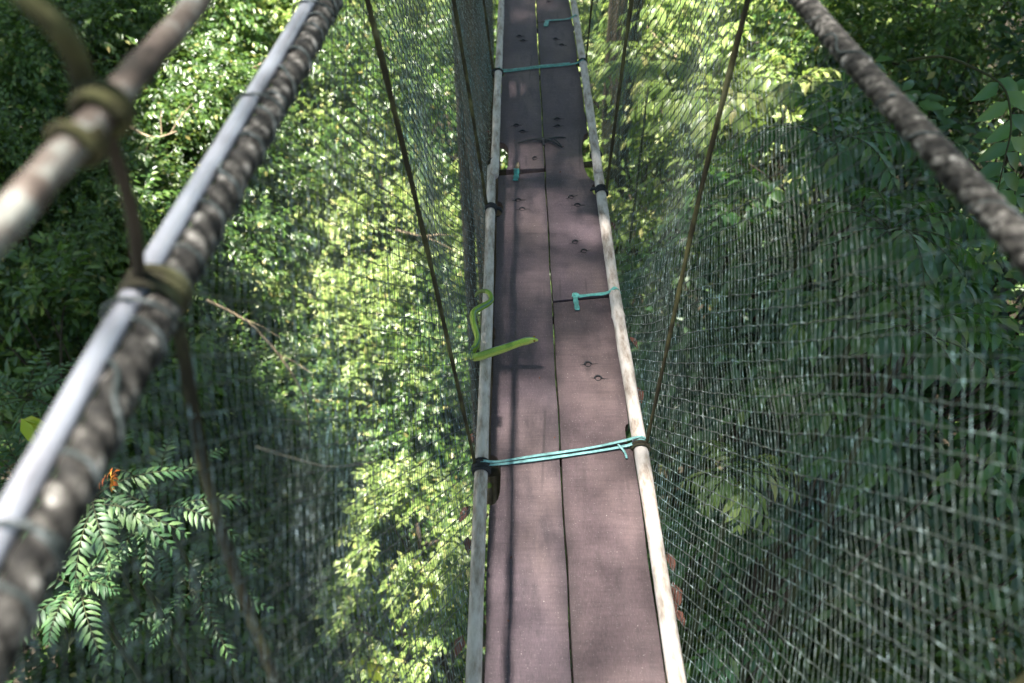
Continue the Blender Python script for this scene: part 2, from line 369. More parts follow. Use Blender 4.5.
for a_ in [
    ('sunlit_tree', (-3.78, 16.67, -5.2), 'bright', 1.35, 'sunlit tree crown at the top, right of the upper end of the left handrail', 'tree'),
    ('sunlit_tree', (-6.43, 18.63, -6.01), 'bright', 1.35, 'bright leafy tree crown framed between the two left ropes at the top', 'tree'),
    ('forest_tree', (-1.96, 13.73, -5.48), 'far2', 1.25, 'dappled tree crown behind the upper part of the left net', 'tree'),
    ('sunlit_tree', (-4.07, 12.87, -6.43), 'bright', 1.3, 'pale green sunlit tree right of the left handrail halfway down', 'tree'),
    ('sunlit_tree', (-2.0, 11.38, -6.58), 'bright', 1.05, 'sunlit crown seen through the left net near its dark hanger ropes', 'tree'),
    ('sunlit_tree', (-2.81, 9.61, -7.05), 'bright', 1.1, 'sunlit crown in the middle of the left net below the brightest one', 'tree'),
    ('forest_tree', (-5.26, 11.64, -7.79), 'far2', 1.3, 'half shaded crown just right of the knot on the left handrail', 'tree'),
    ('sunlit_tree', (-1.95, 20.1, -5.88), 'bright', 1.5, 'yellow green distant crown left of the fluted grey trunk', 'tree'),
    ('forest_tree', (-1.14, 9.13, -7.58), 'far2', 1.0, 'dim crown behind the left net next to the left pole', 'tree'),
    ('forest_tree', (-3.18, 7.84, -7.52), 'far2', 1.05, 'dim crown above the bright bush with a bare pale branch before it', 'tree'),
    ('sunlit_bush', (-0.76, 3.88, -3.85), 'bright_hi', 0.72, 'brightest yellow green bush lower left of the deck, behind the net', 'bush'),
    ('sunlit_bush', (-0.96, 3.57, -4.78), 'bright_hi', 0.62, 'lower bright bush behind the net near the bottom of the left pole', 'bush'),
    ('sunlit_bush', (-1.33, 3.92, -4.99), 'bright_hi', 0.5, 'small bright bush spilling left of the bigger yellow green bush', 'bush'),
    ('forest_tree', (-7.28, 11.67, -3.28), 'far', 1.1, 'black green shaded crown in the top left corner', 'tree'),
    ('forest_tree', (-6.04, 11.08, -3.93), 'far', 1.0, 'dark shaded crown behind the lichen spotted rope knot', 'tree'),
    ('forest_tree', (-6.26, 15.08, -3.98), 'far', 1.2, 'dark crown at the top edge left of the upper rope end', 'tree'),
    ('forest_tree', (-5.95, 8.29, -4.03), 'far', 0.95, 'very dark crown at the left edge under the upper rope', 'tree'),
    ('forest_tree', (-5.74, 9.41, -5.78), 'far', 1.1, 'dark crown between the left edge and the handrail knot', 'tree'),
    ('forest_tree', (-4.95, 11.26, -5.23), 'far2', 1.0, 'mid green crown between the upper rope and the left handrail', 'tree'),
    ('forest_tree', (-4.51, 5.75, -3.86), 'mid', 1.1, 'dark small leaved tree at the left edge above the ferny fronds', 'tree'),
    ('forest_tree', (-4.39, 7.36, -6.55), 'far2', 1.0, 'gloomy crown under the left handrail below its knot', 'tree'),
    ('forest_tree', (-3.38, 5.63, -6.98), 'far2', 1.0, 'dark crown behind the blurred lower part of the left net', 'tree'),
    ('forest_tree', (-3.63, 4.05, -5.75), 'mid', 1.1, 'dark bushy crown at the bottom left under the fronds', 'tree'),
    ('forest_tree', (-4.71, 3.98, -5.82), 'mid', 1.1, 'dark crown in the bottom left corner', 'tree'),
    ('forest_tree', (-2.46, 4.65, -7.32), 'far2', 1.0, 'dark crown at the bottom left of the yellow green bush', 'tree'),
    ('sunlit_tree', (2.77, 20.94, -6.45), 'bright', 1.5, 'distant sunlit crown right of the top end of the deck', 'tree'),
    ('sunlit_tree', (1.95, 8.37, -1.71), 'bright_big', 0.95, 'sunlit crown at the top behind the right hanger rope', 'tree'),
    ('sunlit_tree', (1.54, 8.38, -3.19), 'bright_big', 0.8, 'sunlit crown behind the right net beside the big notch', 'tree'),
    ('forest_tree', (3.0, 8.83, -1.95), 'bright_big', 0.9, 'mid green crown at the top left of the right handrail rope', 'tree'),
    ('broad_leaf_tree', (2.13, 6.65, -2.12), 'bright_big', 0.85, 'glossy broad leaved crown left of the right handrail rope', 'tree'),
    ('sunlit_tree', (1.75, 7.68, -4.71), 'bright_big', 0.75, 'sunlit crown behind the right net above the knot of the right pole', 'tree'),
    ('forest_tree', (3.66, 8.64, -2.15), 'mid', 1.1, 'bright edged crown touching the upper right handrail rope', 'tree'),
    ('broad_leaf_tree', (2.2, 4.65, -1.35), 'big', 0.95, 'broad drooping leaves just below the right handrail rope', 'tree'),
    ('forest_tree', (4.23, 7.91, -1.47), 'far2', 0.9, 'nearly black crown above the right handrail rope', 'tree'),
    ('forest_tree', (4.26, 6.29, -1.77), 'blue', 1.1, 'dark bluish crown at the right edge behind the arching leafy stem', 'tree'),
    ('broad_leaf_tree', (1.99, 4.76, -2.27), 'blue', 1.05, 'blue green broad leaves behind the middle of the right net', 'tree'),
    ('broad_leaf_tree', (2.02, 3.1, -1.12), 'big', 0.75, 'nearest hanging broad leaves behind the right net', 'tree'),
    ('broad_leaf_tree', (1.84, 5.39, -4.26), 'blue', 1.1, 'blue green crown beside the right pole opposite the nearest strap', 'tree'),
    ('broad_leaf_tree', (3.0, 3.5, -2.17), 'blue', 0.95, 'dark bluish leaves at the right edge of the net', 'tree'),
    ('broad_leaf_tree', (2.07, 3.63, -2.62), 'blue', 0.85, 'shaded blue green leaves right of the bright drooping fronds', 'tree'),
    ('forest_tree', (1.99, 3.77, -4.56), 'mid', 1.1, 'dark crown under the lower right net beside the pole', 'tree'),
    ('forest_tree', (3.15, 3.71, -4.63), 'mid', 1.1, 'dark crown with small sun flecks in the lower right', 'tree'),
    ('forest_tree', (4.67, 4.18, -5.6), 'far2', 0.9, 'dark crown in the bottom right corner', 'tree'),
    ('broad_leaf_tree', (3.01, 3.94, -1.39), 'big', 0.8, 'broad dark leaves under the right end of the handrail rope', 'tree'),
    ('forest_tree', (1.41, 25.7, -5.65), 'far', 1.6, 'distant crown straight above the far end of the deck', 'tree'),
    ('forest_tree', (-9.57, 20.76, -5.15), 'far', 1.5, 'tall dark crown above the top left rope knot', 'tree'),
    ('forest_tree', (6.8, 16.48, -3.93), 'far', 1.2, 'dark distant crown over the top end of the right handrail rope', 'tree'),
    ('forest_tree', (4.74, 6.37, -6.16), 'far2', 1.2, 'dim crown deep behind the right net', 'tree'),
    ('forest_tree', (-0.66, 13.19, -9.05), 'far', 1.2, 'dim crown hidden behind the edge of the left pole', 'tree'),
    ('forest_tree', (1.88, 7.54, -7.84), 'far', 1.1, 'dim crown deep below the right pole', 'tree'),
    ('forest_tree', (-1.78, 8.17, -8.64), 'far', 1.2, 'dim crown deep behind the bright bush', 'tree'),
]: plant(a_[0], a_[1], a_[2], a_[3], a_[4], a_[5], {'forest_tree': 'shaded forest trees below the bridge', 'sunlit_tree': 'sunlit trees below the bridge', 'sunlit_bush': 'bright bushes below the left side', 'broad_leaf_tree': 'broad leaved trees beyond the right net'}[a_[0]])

# ------------------------------------------------------------------ frond plants, stems, small things
def frond_plant(name, base, n, ln, m, label, cat='fern', group=None, lean=(0, 0), k=13, leafL=.085, aspect=.27, sag=.55, spread=.8, upb=.5, trunk_to=None, droop=.1):
    gz = ground_z(base[0], base[1])
    root = empty(name, (base[0], base[1], gz)); tag(root, label, cat, group)
    rel = np.array([0, 0, base[2] - gz])
    P0 = np.repeat(rel[None], n, 0) + rng.normal(0, .015, (n, 3))
    an = np.linspace(0, 2 * PI, n, endpoint=False) + rng.uniform(0, .5, n)
    D0 = nrm(np.stack([np.cos(an) * spread + lean[0], np.sin(an) * spread + lean[1], np.full(n, upb) + rng.uniform(-.2, .25, n)], 1))
    ln_ = ln * rng.uniform(.75, 1.15, n)
    A = twigs(P0, D0, ln_, k, leafL, aspect, droop, angle=68, opp=True, jit=.12, flatness=.8, sag=sag)
    V, Fc = leaf_mesh(*A, True)
    mesh_obj('crown', V, Fc, M[m], root)
    mb = MB()
    for i in range(n):
        t = np.linspace(0, 1, 9)[:, None]
        P = P0[i] + D0[i] * ln_[i] * t - np.array([0, 0, 1.]) * sag * ln_[i] * t ** 2
        mb.tube(P, np.linspace(.004, .0012, 9), 5)
    mb.tube(trunk_tube((0, 0, -.1), rel, .018, 5), np.linspace(.03, .012, 20), 7)
    mb.build('stem', M['twig'], root)
    return root
FG = 'ferny plants below the left handrail'
frond_plant('fern', (-3.21, 3.75, -2.2), 9, .75, 'leaf_fern', 'dark ferny plant at the left edge under the upper rope', group=FG)
frond_plant('fern', (-3.0, 3.14, -2.27), 10, .7, 'leaf_fern', 'pale ferny plant at the left edge beside the drooping yellow leaf', group=FG)
frond_plant('fern', (-2.14, 2.57, -1.71), 9, .55, 'leaf_fern', 'sunlit frond plant under the orange leaf', group=FG, lean=(.1, -.3))
frond_plant('fern', (-1.98, 2.78, -2.08), 9, .6, 'leaf_fern', 'shaded frond plant right of the sunlit fronds', group=FG)
frond_plant('fern', (-2.35, 2.39, -2.21), 7, .5, 'leaf_fern', 'frond plant drooping at the lower left, below the sunlit fronds', group=FG, lean=(0, -.3))
frond_plant('fern', (-2.04, 2.8, -2.95), 9, .6, 'leaf_blue', 'blue grey frond plant behind the lower left net', group=FG)
RG = 'drooping leafy plants beyond the right net'
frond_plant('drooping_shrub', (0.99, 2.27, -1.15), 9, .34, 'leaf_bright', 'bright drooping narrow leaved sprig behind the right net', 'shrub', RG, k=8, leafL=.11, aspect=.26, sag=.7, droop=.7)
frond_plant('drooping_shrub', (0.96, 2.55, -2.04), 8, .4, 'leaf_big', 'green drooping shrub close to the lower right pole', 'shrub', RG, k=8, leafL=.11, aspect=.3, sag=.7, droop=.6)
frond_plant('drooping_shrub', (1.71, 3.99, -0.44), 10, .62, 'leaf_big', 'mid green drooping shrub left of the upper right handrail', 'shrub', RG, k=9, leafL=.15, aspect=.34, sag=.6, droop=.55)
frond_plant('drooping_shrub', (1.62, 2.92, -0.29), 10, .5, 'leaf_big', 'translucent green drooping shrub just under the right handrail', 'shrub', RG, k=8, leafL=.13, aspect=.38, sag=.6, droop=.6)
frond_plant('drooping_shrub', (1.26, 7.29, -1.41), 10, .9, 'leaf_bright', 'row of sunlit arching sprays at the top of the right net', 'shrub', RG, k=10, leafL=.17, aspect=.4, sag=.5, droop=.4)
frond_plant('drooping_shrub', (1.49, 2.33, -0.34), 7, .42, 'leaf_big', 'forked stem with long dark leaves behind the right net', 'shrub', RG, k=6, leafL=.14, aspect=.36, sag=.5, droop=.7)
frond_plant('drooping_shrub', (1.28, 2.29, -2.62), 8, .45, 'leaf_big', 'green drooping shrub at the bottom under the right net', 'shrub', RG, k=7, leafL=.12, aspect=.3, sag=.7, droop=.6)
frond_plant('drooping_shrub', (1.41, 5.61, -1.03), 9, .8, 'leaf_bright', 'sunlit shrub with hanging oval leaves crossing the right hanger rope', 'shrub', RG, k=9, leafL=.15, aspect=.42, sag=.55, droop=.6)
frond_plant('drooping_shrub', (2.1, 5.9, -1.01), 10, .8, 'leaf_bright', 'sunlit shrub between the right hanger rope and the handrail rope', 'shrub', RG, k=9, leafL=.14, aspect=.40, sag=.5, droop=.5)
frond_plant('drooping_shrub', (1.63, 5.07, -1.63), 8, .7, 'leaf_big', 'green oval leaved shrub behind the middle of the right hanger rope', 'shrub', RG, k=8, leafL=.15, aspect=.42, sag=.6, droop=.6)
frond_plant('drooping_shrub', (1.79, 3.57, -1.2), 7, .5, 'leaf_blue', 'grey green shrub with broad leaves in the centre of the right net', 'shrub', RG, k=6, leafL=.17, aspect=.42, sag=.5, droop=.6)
# yellow leaf cluster and orange leaf
def leaf_cluster(name, base, m, n, L, asp, label, down=.6):
    root = empty(name, base); tag(root, label, 'leaf')
    an = np.linspace(-1.2, 1.6, n); 
    D = np.stack([np.cos(an), np.sin(an) * .5, -down + 0 * an], 1)
    V_, F_ = leaf_mesh(rng.normal(0, .01, (n, 3)), D, np.tile([0, 0, 1.], (n, 1)), np.full(n, L) * rng.uniform(.8, 1.2, n), np.full(n, L * asp), True)
    mesh_obj('blade', V_, F_, M[m], root); MB().tube([(0, 0, 0), (-.05, .06, -.12), (-.10, .1, -.35)], [.003, .004, .005], 6).build('stem', M['twig'], root)
leaf_cluster('yellow_leaf', (-2.75, 3.12, -1.71), 'leaf_yellow', 5, .16, .4, 'drooping yellow green young leaf at the left edge')
def red_frond():
    base = np.array((-1.9, 2.49, -1.36)); root = empty('orange_leaf', base); tag(root, 'bright orange red compound leaf below the left handrail', 'leaf')
    P0 = np.array([[.0, 0, 0], [0, 0, -.01]]); D0 = np.array([[-.7, -.2, -.5], [-.4, -.1, -.85]])
    A = twigs(P0, D0, np.array([.14, .12]), 6, .045, .42, .2, angle=60, opp=True, sag=.2)
    V_, F_ = leaf_mesh(*A, True); mesh_obj('blade', V_, F_, M['leaf_orange'], root)
    MB().tube([(0, 0, 0), (.03, .05, -.1), (0, .1, -.4)], [.002, .003, .004], 6).build('stem', M['twig'], root)
red_frond()
leaf_cluster('yellow_leaf', (-0.83, 2.18, -2.74), 'leaf_yellow', 6, .10, .5, 'yellow sprig at the bottom edge left of the deck', .2)
leaf_cluster('yellow_leaf', (-0.55, 2.82, -2.93), 'leaf_yellow', 6, .13, .36, 'yellow leaves hanging in front of the bright bush', .7)
# arching stem with big translucent leaves, top right
def arching(name, pts, leaves, m, label, r=.0035):
    pts = [np.array(p) for p in pts]; o = pts[0]
    root = empty(name, o); tag(root, label, 'plant', 'arching leafy stems beyond the right rope')
    P = smooth_path(pts, 40) - o
    MB().tube(P, np.linspace(r * 1.6, r * .5, 40), 7).build('stem', M['twig'], root)
    idx = np.linspace(leaves[0], 39, leaves[1]).astype(int); n = len(idx)
    sgn = np.where(np.arange(n) % 2 == 0, 1, -1)[:, None]
    T_ = nrm(np.gradient(P, axis=0))[idx]
    sd = np.tile([[1., .1, 0]], (n, 1))
    D = sd * sgn * .9 + T_ * .35 - np.array([0, 0, .30]) + rng.normal(0, .08, (n, 3))
    V_, F_ = leaf_mesh(P[idx], D, np.tile([0, -.75, .6], (n, 1)) + rng.normal(0, .12, (n, 3)), leaves[2] * rng.uniform(.85, 1.15, n), leaves[2] * .46 * np.ones(n), True)
    mesh_obj('crown', V_, F_, M[m], root)
arching('arching_stem', [(1.49, 3.01, 0.42), (1.52, 2.83, 0.51), (1.53, 2.61, 0.56), (1.57, 2.49, 0.55), (1.58, 2.39, 0.47), (1.56, 2.32, 0.39), (1.55, 2.27, 0.31)], (17, 13, .105), 'leaf_big', 'arching stem with two rows of lit leaves right of the handrail rope')
arching('arching_stem', [(1.93, 2.92, 0.46), (1.83, 2.77, 0.45), (1.74, 2.61, 0.42), (1.73, 2.52, 0.31), (1.74, 2.42, 0.13)], (8, 12, .09), 'leaf_big', 'leafy stem hanging along the right edge of the photo')
# bare pale branches
def bare_branch(pts, r, label):
    pts = [np.array(p) for p in pts]; o = pts[0]; P = smooth_path(pts, 26) - o
    mb = MB().tube(P, np.linspace(r, r * .4, 26), 7)
    for i in (6, 12, 17, 21):
        q = P[i]; d = np.array([random.uniform(-.3, .5), random.uniform(-.2, .2), random.uniform(-.5, .35)])
        mb.tube(smooth_path([q, q + d * .5 + [0, 0, .03], q + d], 8), np.linspace(r * .45, r * .15, 8), 5)
    tag(mb.build('bare_branch', M['dead_wood'], loc=o), label, 'branch', 'bare pale branches in the foliage')
bare_branch([(-2.67, 5.57, -4.8), (-2.3, 5.5, -4.89), (-1.87, 5.37, -4.88), (-1.39, 5.34, -4.76)], .022, 'pale bare branch lying above the bright bush')
bare_branch([(-4.79, 9.22, -3.01), (-4.42, 9.09, -3.15), (-4.03, 8.95, -3.0)], .018, 'short pale twig right of the upper rope knot')
bare_branch([(-3.88, 13.84, -3.86), (-4.12, 13.11, -3.93), (-4.4, 13.02, -4.02)], .02, 'pale twig crossing behind the top of the left handrail')
bare_branch([(-1.29, 7.5, -3.42), (-1.01, 7.46, -3.47), (-0.79, 7.47, -3.45)], .016, 'dark level twig behind the left net')
bare_branch([(-3.37, 6.98, -3.99), (-2.92, 6.99, -4.43), (-2.46, 6.67, -5.08), (-2.34, 6.21, -5.6)], .02, 'thin bent branch right of the handrail knot')
bare_branch([(1.74, 6.99, -2.49), (2.23, 6.54, -2.99), (2.36, 5.86, -3.44), (2.67, 5.15, -3.93)], .018, 'thin slanting branch behind the middle of the right net')
bare_branch([(1.56, 10.05, -2.09), (2.05, 9.72, -2.45), (2.7, 9.12, -2.37), (3.24, 8.95, -2.12)], .016, 'thin branch among the sunlit leaves at the upper right')


# ------------------------------------------------------------------ canopy overhead (out of frame, shaped to shade the valley and most of the deck)
LIT = [(-0.85, 3.66, -3.94, 0.8), (-1.2, 3.76, -4.87, 0.5), (-1.1, 4.11, -3.89, 0.5), (-3.88, 11.67, -6.27, 1.3), (-2.94, 12.01, -5.89, 2.0), (-4.77, 17.5, -5.77, 1.5), (-2.26, 13.16, -4.62, 2), (-2.37, 8.82, -6.43, 1.6), (-1.76, 19.94, -6.06, 3), (-3.57, 16.25, -5.66, 1.5), (1.84, 6.01, -3.57, 0.7), (1.74, 5.23, -4.44, 0.6), (-1.91, 11.44, -6.52, 1.5), (1.95, 8.13, -1.98, 1.2), (1.6, 8.38, -3.19, 1.2), (1.81, 7.76, -4.62, 1.0), (2.13, 6.65, -2.12, 1.0), (3.0, 8.83, -1.95, 1.1), (-4.89, 13.48, -5.75, 1.0), (-6.54, 18.79, -5.84, 1.0), (-3.11, 8.33, -6.97, 0.8), (-1.23, 12.01, -5.89, 1.2), (2.46, 5.78, -2.34, 0.5), (1.38, 5.59, -1.06, 0.5), (2.1, 5.83, -1.09, 0.5), (1.63, 5.07, -1.63, 0.4), (2.03, 4.66, -2.39, 0.4), (1.84, 5.39, -4.26, 0.7), (0.96, 2.48, -2.11, 0.35), (1.52, 6.39, -4.64, 0.6), (2.04, 5.49, -1.17, 0.4), (1.9, 5.64, -3.24, 0.6), (1.89, 4.02, -2.8, 0.35), (4.01, 3.73, -5.35, 0.25), (3.15, 9.81, -2.36, 1.6), (1.85, 8.54, -5.25, 1.2), (3.71, 8.75, -2.03, 0.9), (0.93, 2.14, -1.14, 0.3), (1.88, 10.39, -4.69, 1.5), (2.77, 20.94, -6.45, 2.2), (-3.09, 3.4, -2.29, 0.4), (-2.14, 2.51, -1.63, 0.12), (-1.92, 2.74, -2.12, 0.1), (-1.5, 7.36, -6.55, 1.2), (-3.21, 10.09, -6.52, 1.5), (1.5, 2.42, 0.51, 0.14), (2.13, 6.65, -2.12, 0.8), (3.06, 3.6, -4.75, 0.25), (3.83, 4.04, -5.01, 0.2), (.12, 1.05, 0, .35), (.12, .45, 0, .4), (.02, 1.62, 0, .10), (-.3, .3, 1.25, .4), (-.3, .6, 1.25, .3), (-.3, .9, 1.25, .3), (-.28, 1.3, 1.25, .2), (.48, .45, 1.25, -.06), (.47, .65, 1.25, -.06), (.46, .85, 1.25, -.06), (.45, 1.05, 1.25, -.06), (-.27, .4, 1.45, .3), (.24, 4.48, 0, -.08), (.05, 4.1, 0, -.13)
]
def canopy():
    T = 24000
    P0 = np.stack([rng.uniform(-30, 22, T), rng.uniform(-12, 44, T), rng.uniform(10.5, 15.5, T)], 1)
    # uneven density
    dens = .5 + .5 * np.sin(P0[:, 0] * .55 + 1.3 * np.sin(P0[:, 1] * .4)) * np.cos(P0[:, 1] * .5 + .6 * P0[:, 0])
    keep = rng.uniform(0, 1, T) < (.55 + .45 * dens)
    # unseen filter twigs added to shade the far planks
    Tb = 5000
    B0 = np.stack([rng.uniform(-.7, 1.45, Tb), rng.uniform(1.9, 8.5, Tb), rng.uniform(10.5, 14, Tb)], 1)
    B0[:, :2] -= SUN[:2] * B0[:, 2:3]
    q = P0 + SUN[None] * P0[:, 2:3]
    keep &= ~((q[:, 0] > -.55) & (q[:, 0] < 1.7) & (q[:, 1] > -1) & (q[:, 1] < 8.5))
    P0 = P0[keep]; keep = np.ones(len(P0), bool)
    for (x, y, z, r) in LIT:
        q = P0 + SUN[None] * (P0[:, 2:3] - z)
        d = np.hypot(q[:, 0] - x, q[:, 1] - y)
        keep &= ~(d < r * rng.uniform(.7, 1.25, len(d)) + .2)
    P0 = P0[keep]; T = len(P0)
    D0 = nrm(rng.normal(0, 1, (T, 3)) * np.array([1, 1, .35]))
    A = twigs(P0, D0, rng.uniform(.4, .7, T), 7, .40, .5, .2, flatness=.7)
    # finer twigs, added unseen to filter the light reaching the near planks
    Tf = 1050
    F0 = np.stack([rng.uniform(-.6, 1.45, Tf), rng.uniform(-.6, 1.95, Tf), rng.uniform(10, 14, Tf)], 1); F0[:, :2] -= SUN[:2] * F0[:, 2:3]
    F0 = np.concatenate([F0, B0]); kf = np.ones(len(F0), bool)
    for (x, y, z, r) in LIT:
        if z < -.3:
            q = F0 + SUN[None] * (F0[:, 2:3] - z); kf &= ~(np.hypot(q[:, 0] - x, q[:, 1] - y) < r)
    F0 = F0[kf | (rng.uniform(0, 1, len(F0)) < .35)]; Tf = len(F0)
    A3 = twigs(F0, nrm(rng.normal(0, 1, (Tf, 3)) * np.array([1, 1, .35])), rng.uniform(.5, 1.1, Tf), 9, .07, .5, .2, flatness=.7)
    # the forest wall closing the valley on every side
    Tr = 6000
    an = rng.uniform(0, 2 * PI, Tr); rd = rng.uniform(36, 46, Tr)
    R0 = np.stack([np.cos(an) * rd - 3, 14 + np.sin(an) * rd, rng.uniform(-11, 13, Tr)], 1)
    A2 = twigs(R0, nrm(rng.normal(0, 1, (Tr, 3))), rng.uniform(.8, 1.4, Tr), 7, .8, .5, .2, flatness=.5)
    A = [np.concatenate([p, q]) for p, q in zip(A, A2)]
    A = [np.concatenate([p, q]) for p, q in zip(A, A3)]
    V, Fc = leaf_mesh(*A, False)
    # small added sprays that dapple the light on the near planks
    o = mesh_obj('canopy_foliage', V, Fc, M['leaf_far'], smooth=False)
    return tag(o, 'leafy rainforest canopy high above the bridge, shaped with added twigs to shade the valley', 'canopy', kind='stuff')
canopy()

SHADE = [(2.55, 4.62, -0.64, 1.2), (4.17, 6.81, -1.2, 1.5), (-6.19, 13.04, -4.74, 2.4), (-6.62, 11.28, -3.71, 2.5), (-8.84, 18.09, -5.12, 3), (-5.9, 14.71, -4.39, 1.8), (2.26, 4.41, -2.36, 1.6), (2.37, 3.35, -2.05, 1.2), (3.06, 3.38, -3.5, 1.3), (2.11, 3.38, -3.5, 1.0), (-2.15, 3.94, -4.37, 1.0), (-6.04, 10.78, -4.26, 3.0), (-6.01, 7.76, -4.62, 2), (-7.18, 15.08, -3.98, 2.5), (-3.15, 4.51, -5.24, 2), (-4.42, 4.24, -5.53, 2), (4.38, 7.78, -1.62, 2), (2.99, 3.92, -2.91, 1.6), (2.89, 3.71, -4.63, 1.3), (2.89, 3.88, -1.46, 1.0), (-4.06, 7.36, -6.55, 1.5), (1.52, 2.4, -0.41, 0.7)]
def boughs():  # unseen foliage added overhead to darken chosen spots
    B = []
    for (x, y, z, r_) in SHADE:
        n = int(105 * r_ * r_); a_ = rng.uniform(0, 2 * PI, n); q = r_ * rng.uniform(0, 1, n) ** .5
        zz = rng.uniform(9, 14, n)
        B.append(np.stack([x + q * np.cos(a_) - SUN[0] * (zz - z), y + q * np.sin(a_) - SUN[1] * (zz - z), zz], 1))
    P0 = np.concatenate(B); keep = np.ones(len(P0), bool)
    for (x, y, z, r_) in LIT:
        q = P0 + SUN[None] * (P0[:, 2:3] - z); keep &= ~(np.hypot(q[:, 0] - x, q[:, 1] - y) < r_ * rng.uniform(.7, 1.25, len(q)) + .12)
    P0 = P0[keep]; T = len(P0)
    A = twigs(P0, nrm(rng.normal(0, 1, (T, 3)) * np.array([1, 1, .35])), rng.uniform(.4, .7, T), 7, .40, .5, .2, flatness=.7)
    V, Fc = leaf_mesh(*A, False)
    tag(mesh_obj('added_shade_foliage', V, Fc, M['leaf_far'], smooth=False), 'added unseen foliage high overhead that keeps the valley sides dark', 'canopy', kind='stuff')
boughs()

# ------------------------------------------------------------------ the two big trunks beside the bridge
def big_trunk(cx, cy, rad, top, label, flutes, seed, grp=None):
    gz = ground_z(cx, cy)
    root = empty('forest_tree', (cx, cy, gz)); tag(root, label, 'tree', grp)
    rr = random.Random(seed); n = 64; k = 60
    V = []; Fc = []
    ph0 = [rr.uniform(0, 6.28) for _ in range(6)]
    for i in range(k):
        z = -.3 + (top - gz) * i / (k - 1); f = i / (k - 1)
        for j in range(n):
            ph = 2 * PI * j / n
            q = 1 + .13 * math.sin(flutes * ph + ph0[0] + z * .22) + .08 * math.sin((flutes * 2 + 1) * ph + ph0[1] - z * .4) + .04 * math.sin(17 * ph + z * .9 + ph0[2])
            q *= rad * (1.12 - .35 * f + .8 * math.exp(-f * 14))
            V.append((q * math.cos(ph) + .12 * math.sin(z * .5 + ph0[3]), q * math.sin(ph) + .1 * math.cos(z * .4 + ph0[4]), z))
    for i in range(k - 1):
        for j in range(n):
            a_, b_ = i * n + j, i * n + (j + 1) % n; Fc.append((a_, b_, b_ + n, a_ + n))
    mb = MB(); mb.V = V; mb.F = Fc
    for q in range(9):     # limbs up in the canopy
        z0 = (top - gz) * rr.uniform(.86, .99); an = rr.uniform(0, 6.28); ln = rr.uniform(3, 6)
        mb.tube(smooth_path([(0, 0, z0 - .5), (math.cos(an) * ln * .5, math.sin(an) * ln * .5, z0 + 1), (math.cos(an) * ln, math.sin(an) * ln, z0 + 1.2)], 8), np.linspace(rad * .35, .03, 8), 8)
    mb.build('trunk', M['bark'], root)
    T = 500
    P0 = np.stack([rng.normal(0, 2.6, T), rng.normal(0, 2.6, T), (top - gz) + rng.uniform(-1, 2, T)], 1)
    D0 = nrm(rng.normal(0, 1, (T, 3)) * np.array([1, 1, .4]))
    W = P0 + np.array([cx, cy, gz]); ok = np.ones(T, bool)
    for (x, y, z, r) in LIT:
        q = W + SUN[None] * (W[:, 2:3] - z); ok &= ~(np.hypot(q[:, 0] - x, q[:, 1] - y) < r + .5)
    P0 = P0[ok]; D0 = D0[ok]
    A = twigs(P0, D0, rng.uniform(.5, .9, len(P0)), 7, .3, .5, .2)
    Vc, Fcc = leaf_mesh(*A, False)
    mesh_obj('crown', Vc, Fcc, M['leaf_far'], root, False)
    # climbing roots / vines on the trunk
    for q in range(7):
        a0 = rr.uniform(0, 6.28); P = []
        for i in range(30):
            z = (top - gz) * i / 29; a1 = a0 + .35 * math.sin(z * .35 + q)
            P.append((rad * 1.13 * math.cos(a1), rad * 1.13 * math.sin(a1), z))
        MB().tube(smooth_path(P, 60), rr.uniform(.02, .045), 6).build('climbing_root', M['bark_dark'] if q % 2 else M['bark'], root)
    return root
big_trunk(-.32, 6.7, .135, 13.5, 'thick fluted grey trunk rising beside the left edge of the bridge', 5, 3)
big_trunk(1.16, 8.3, .10, 12.5, 'slimmer grey trunk behind the right net near the far deck', 4, 9)

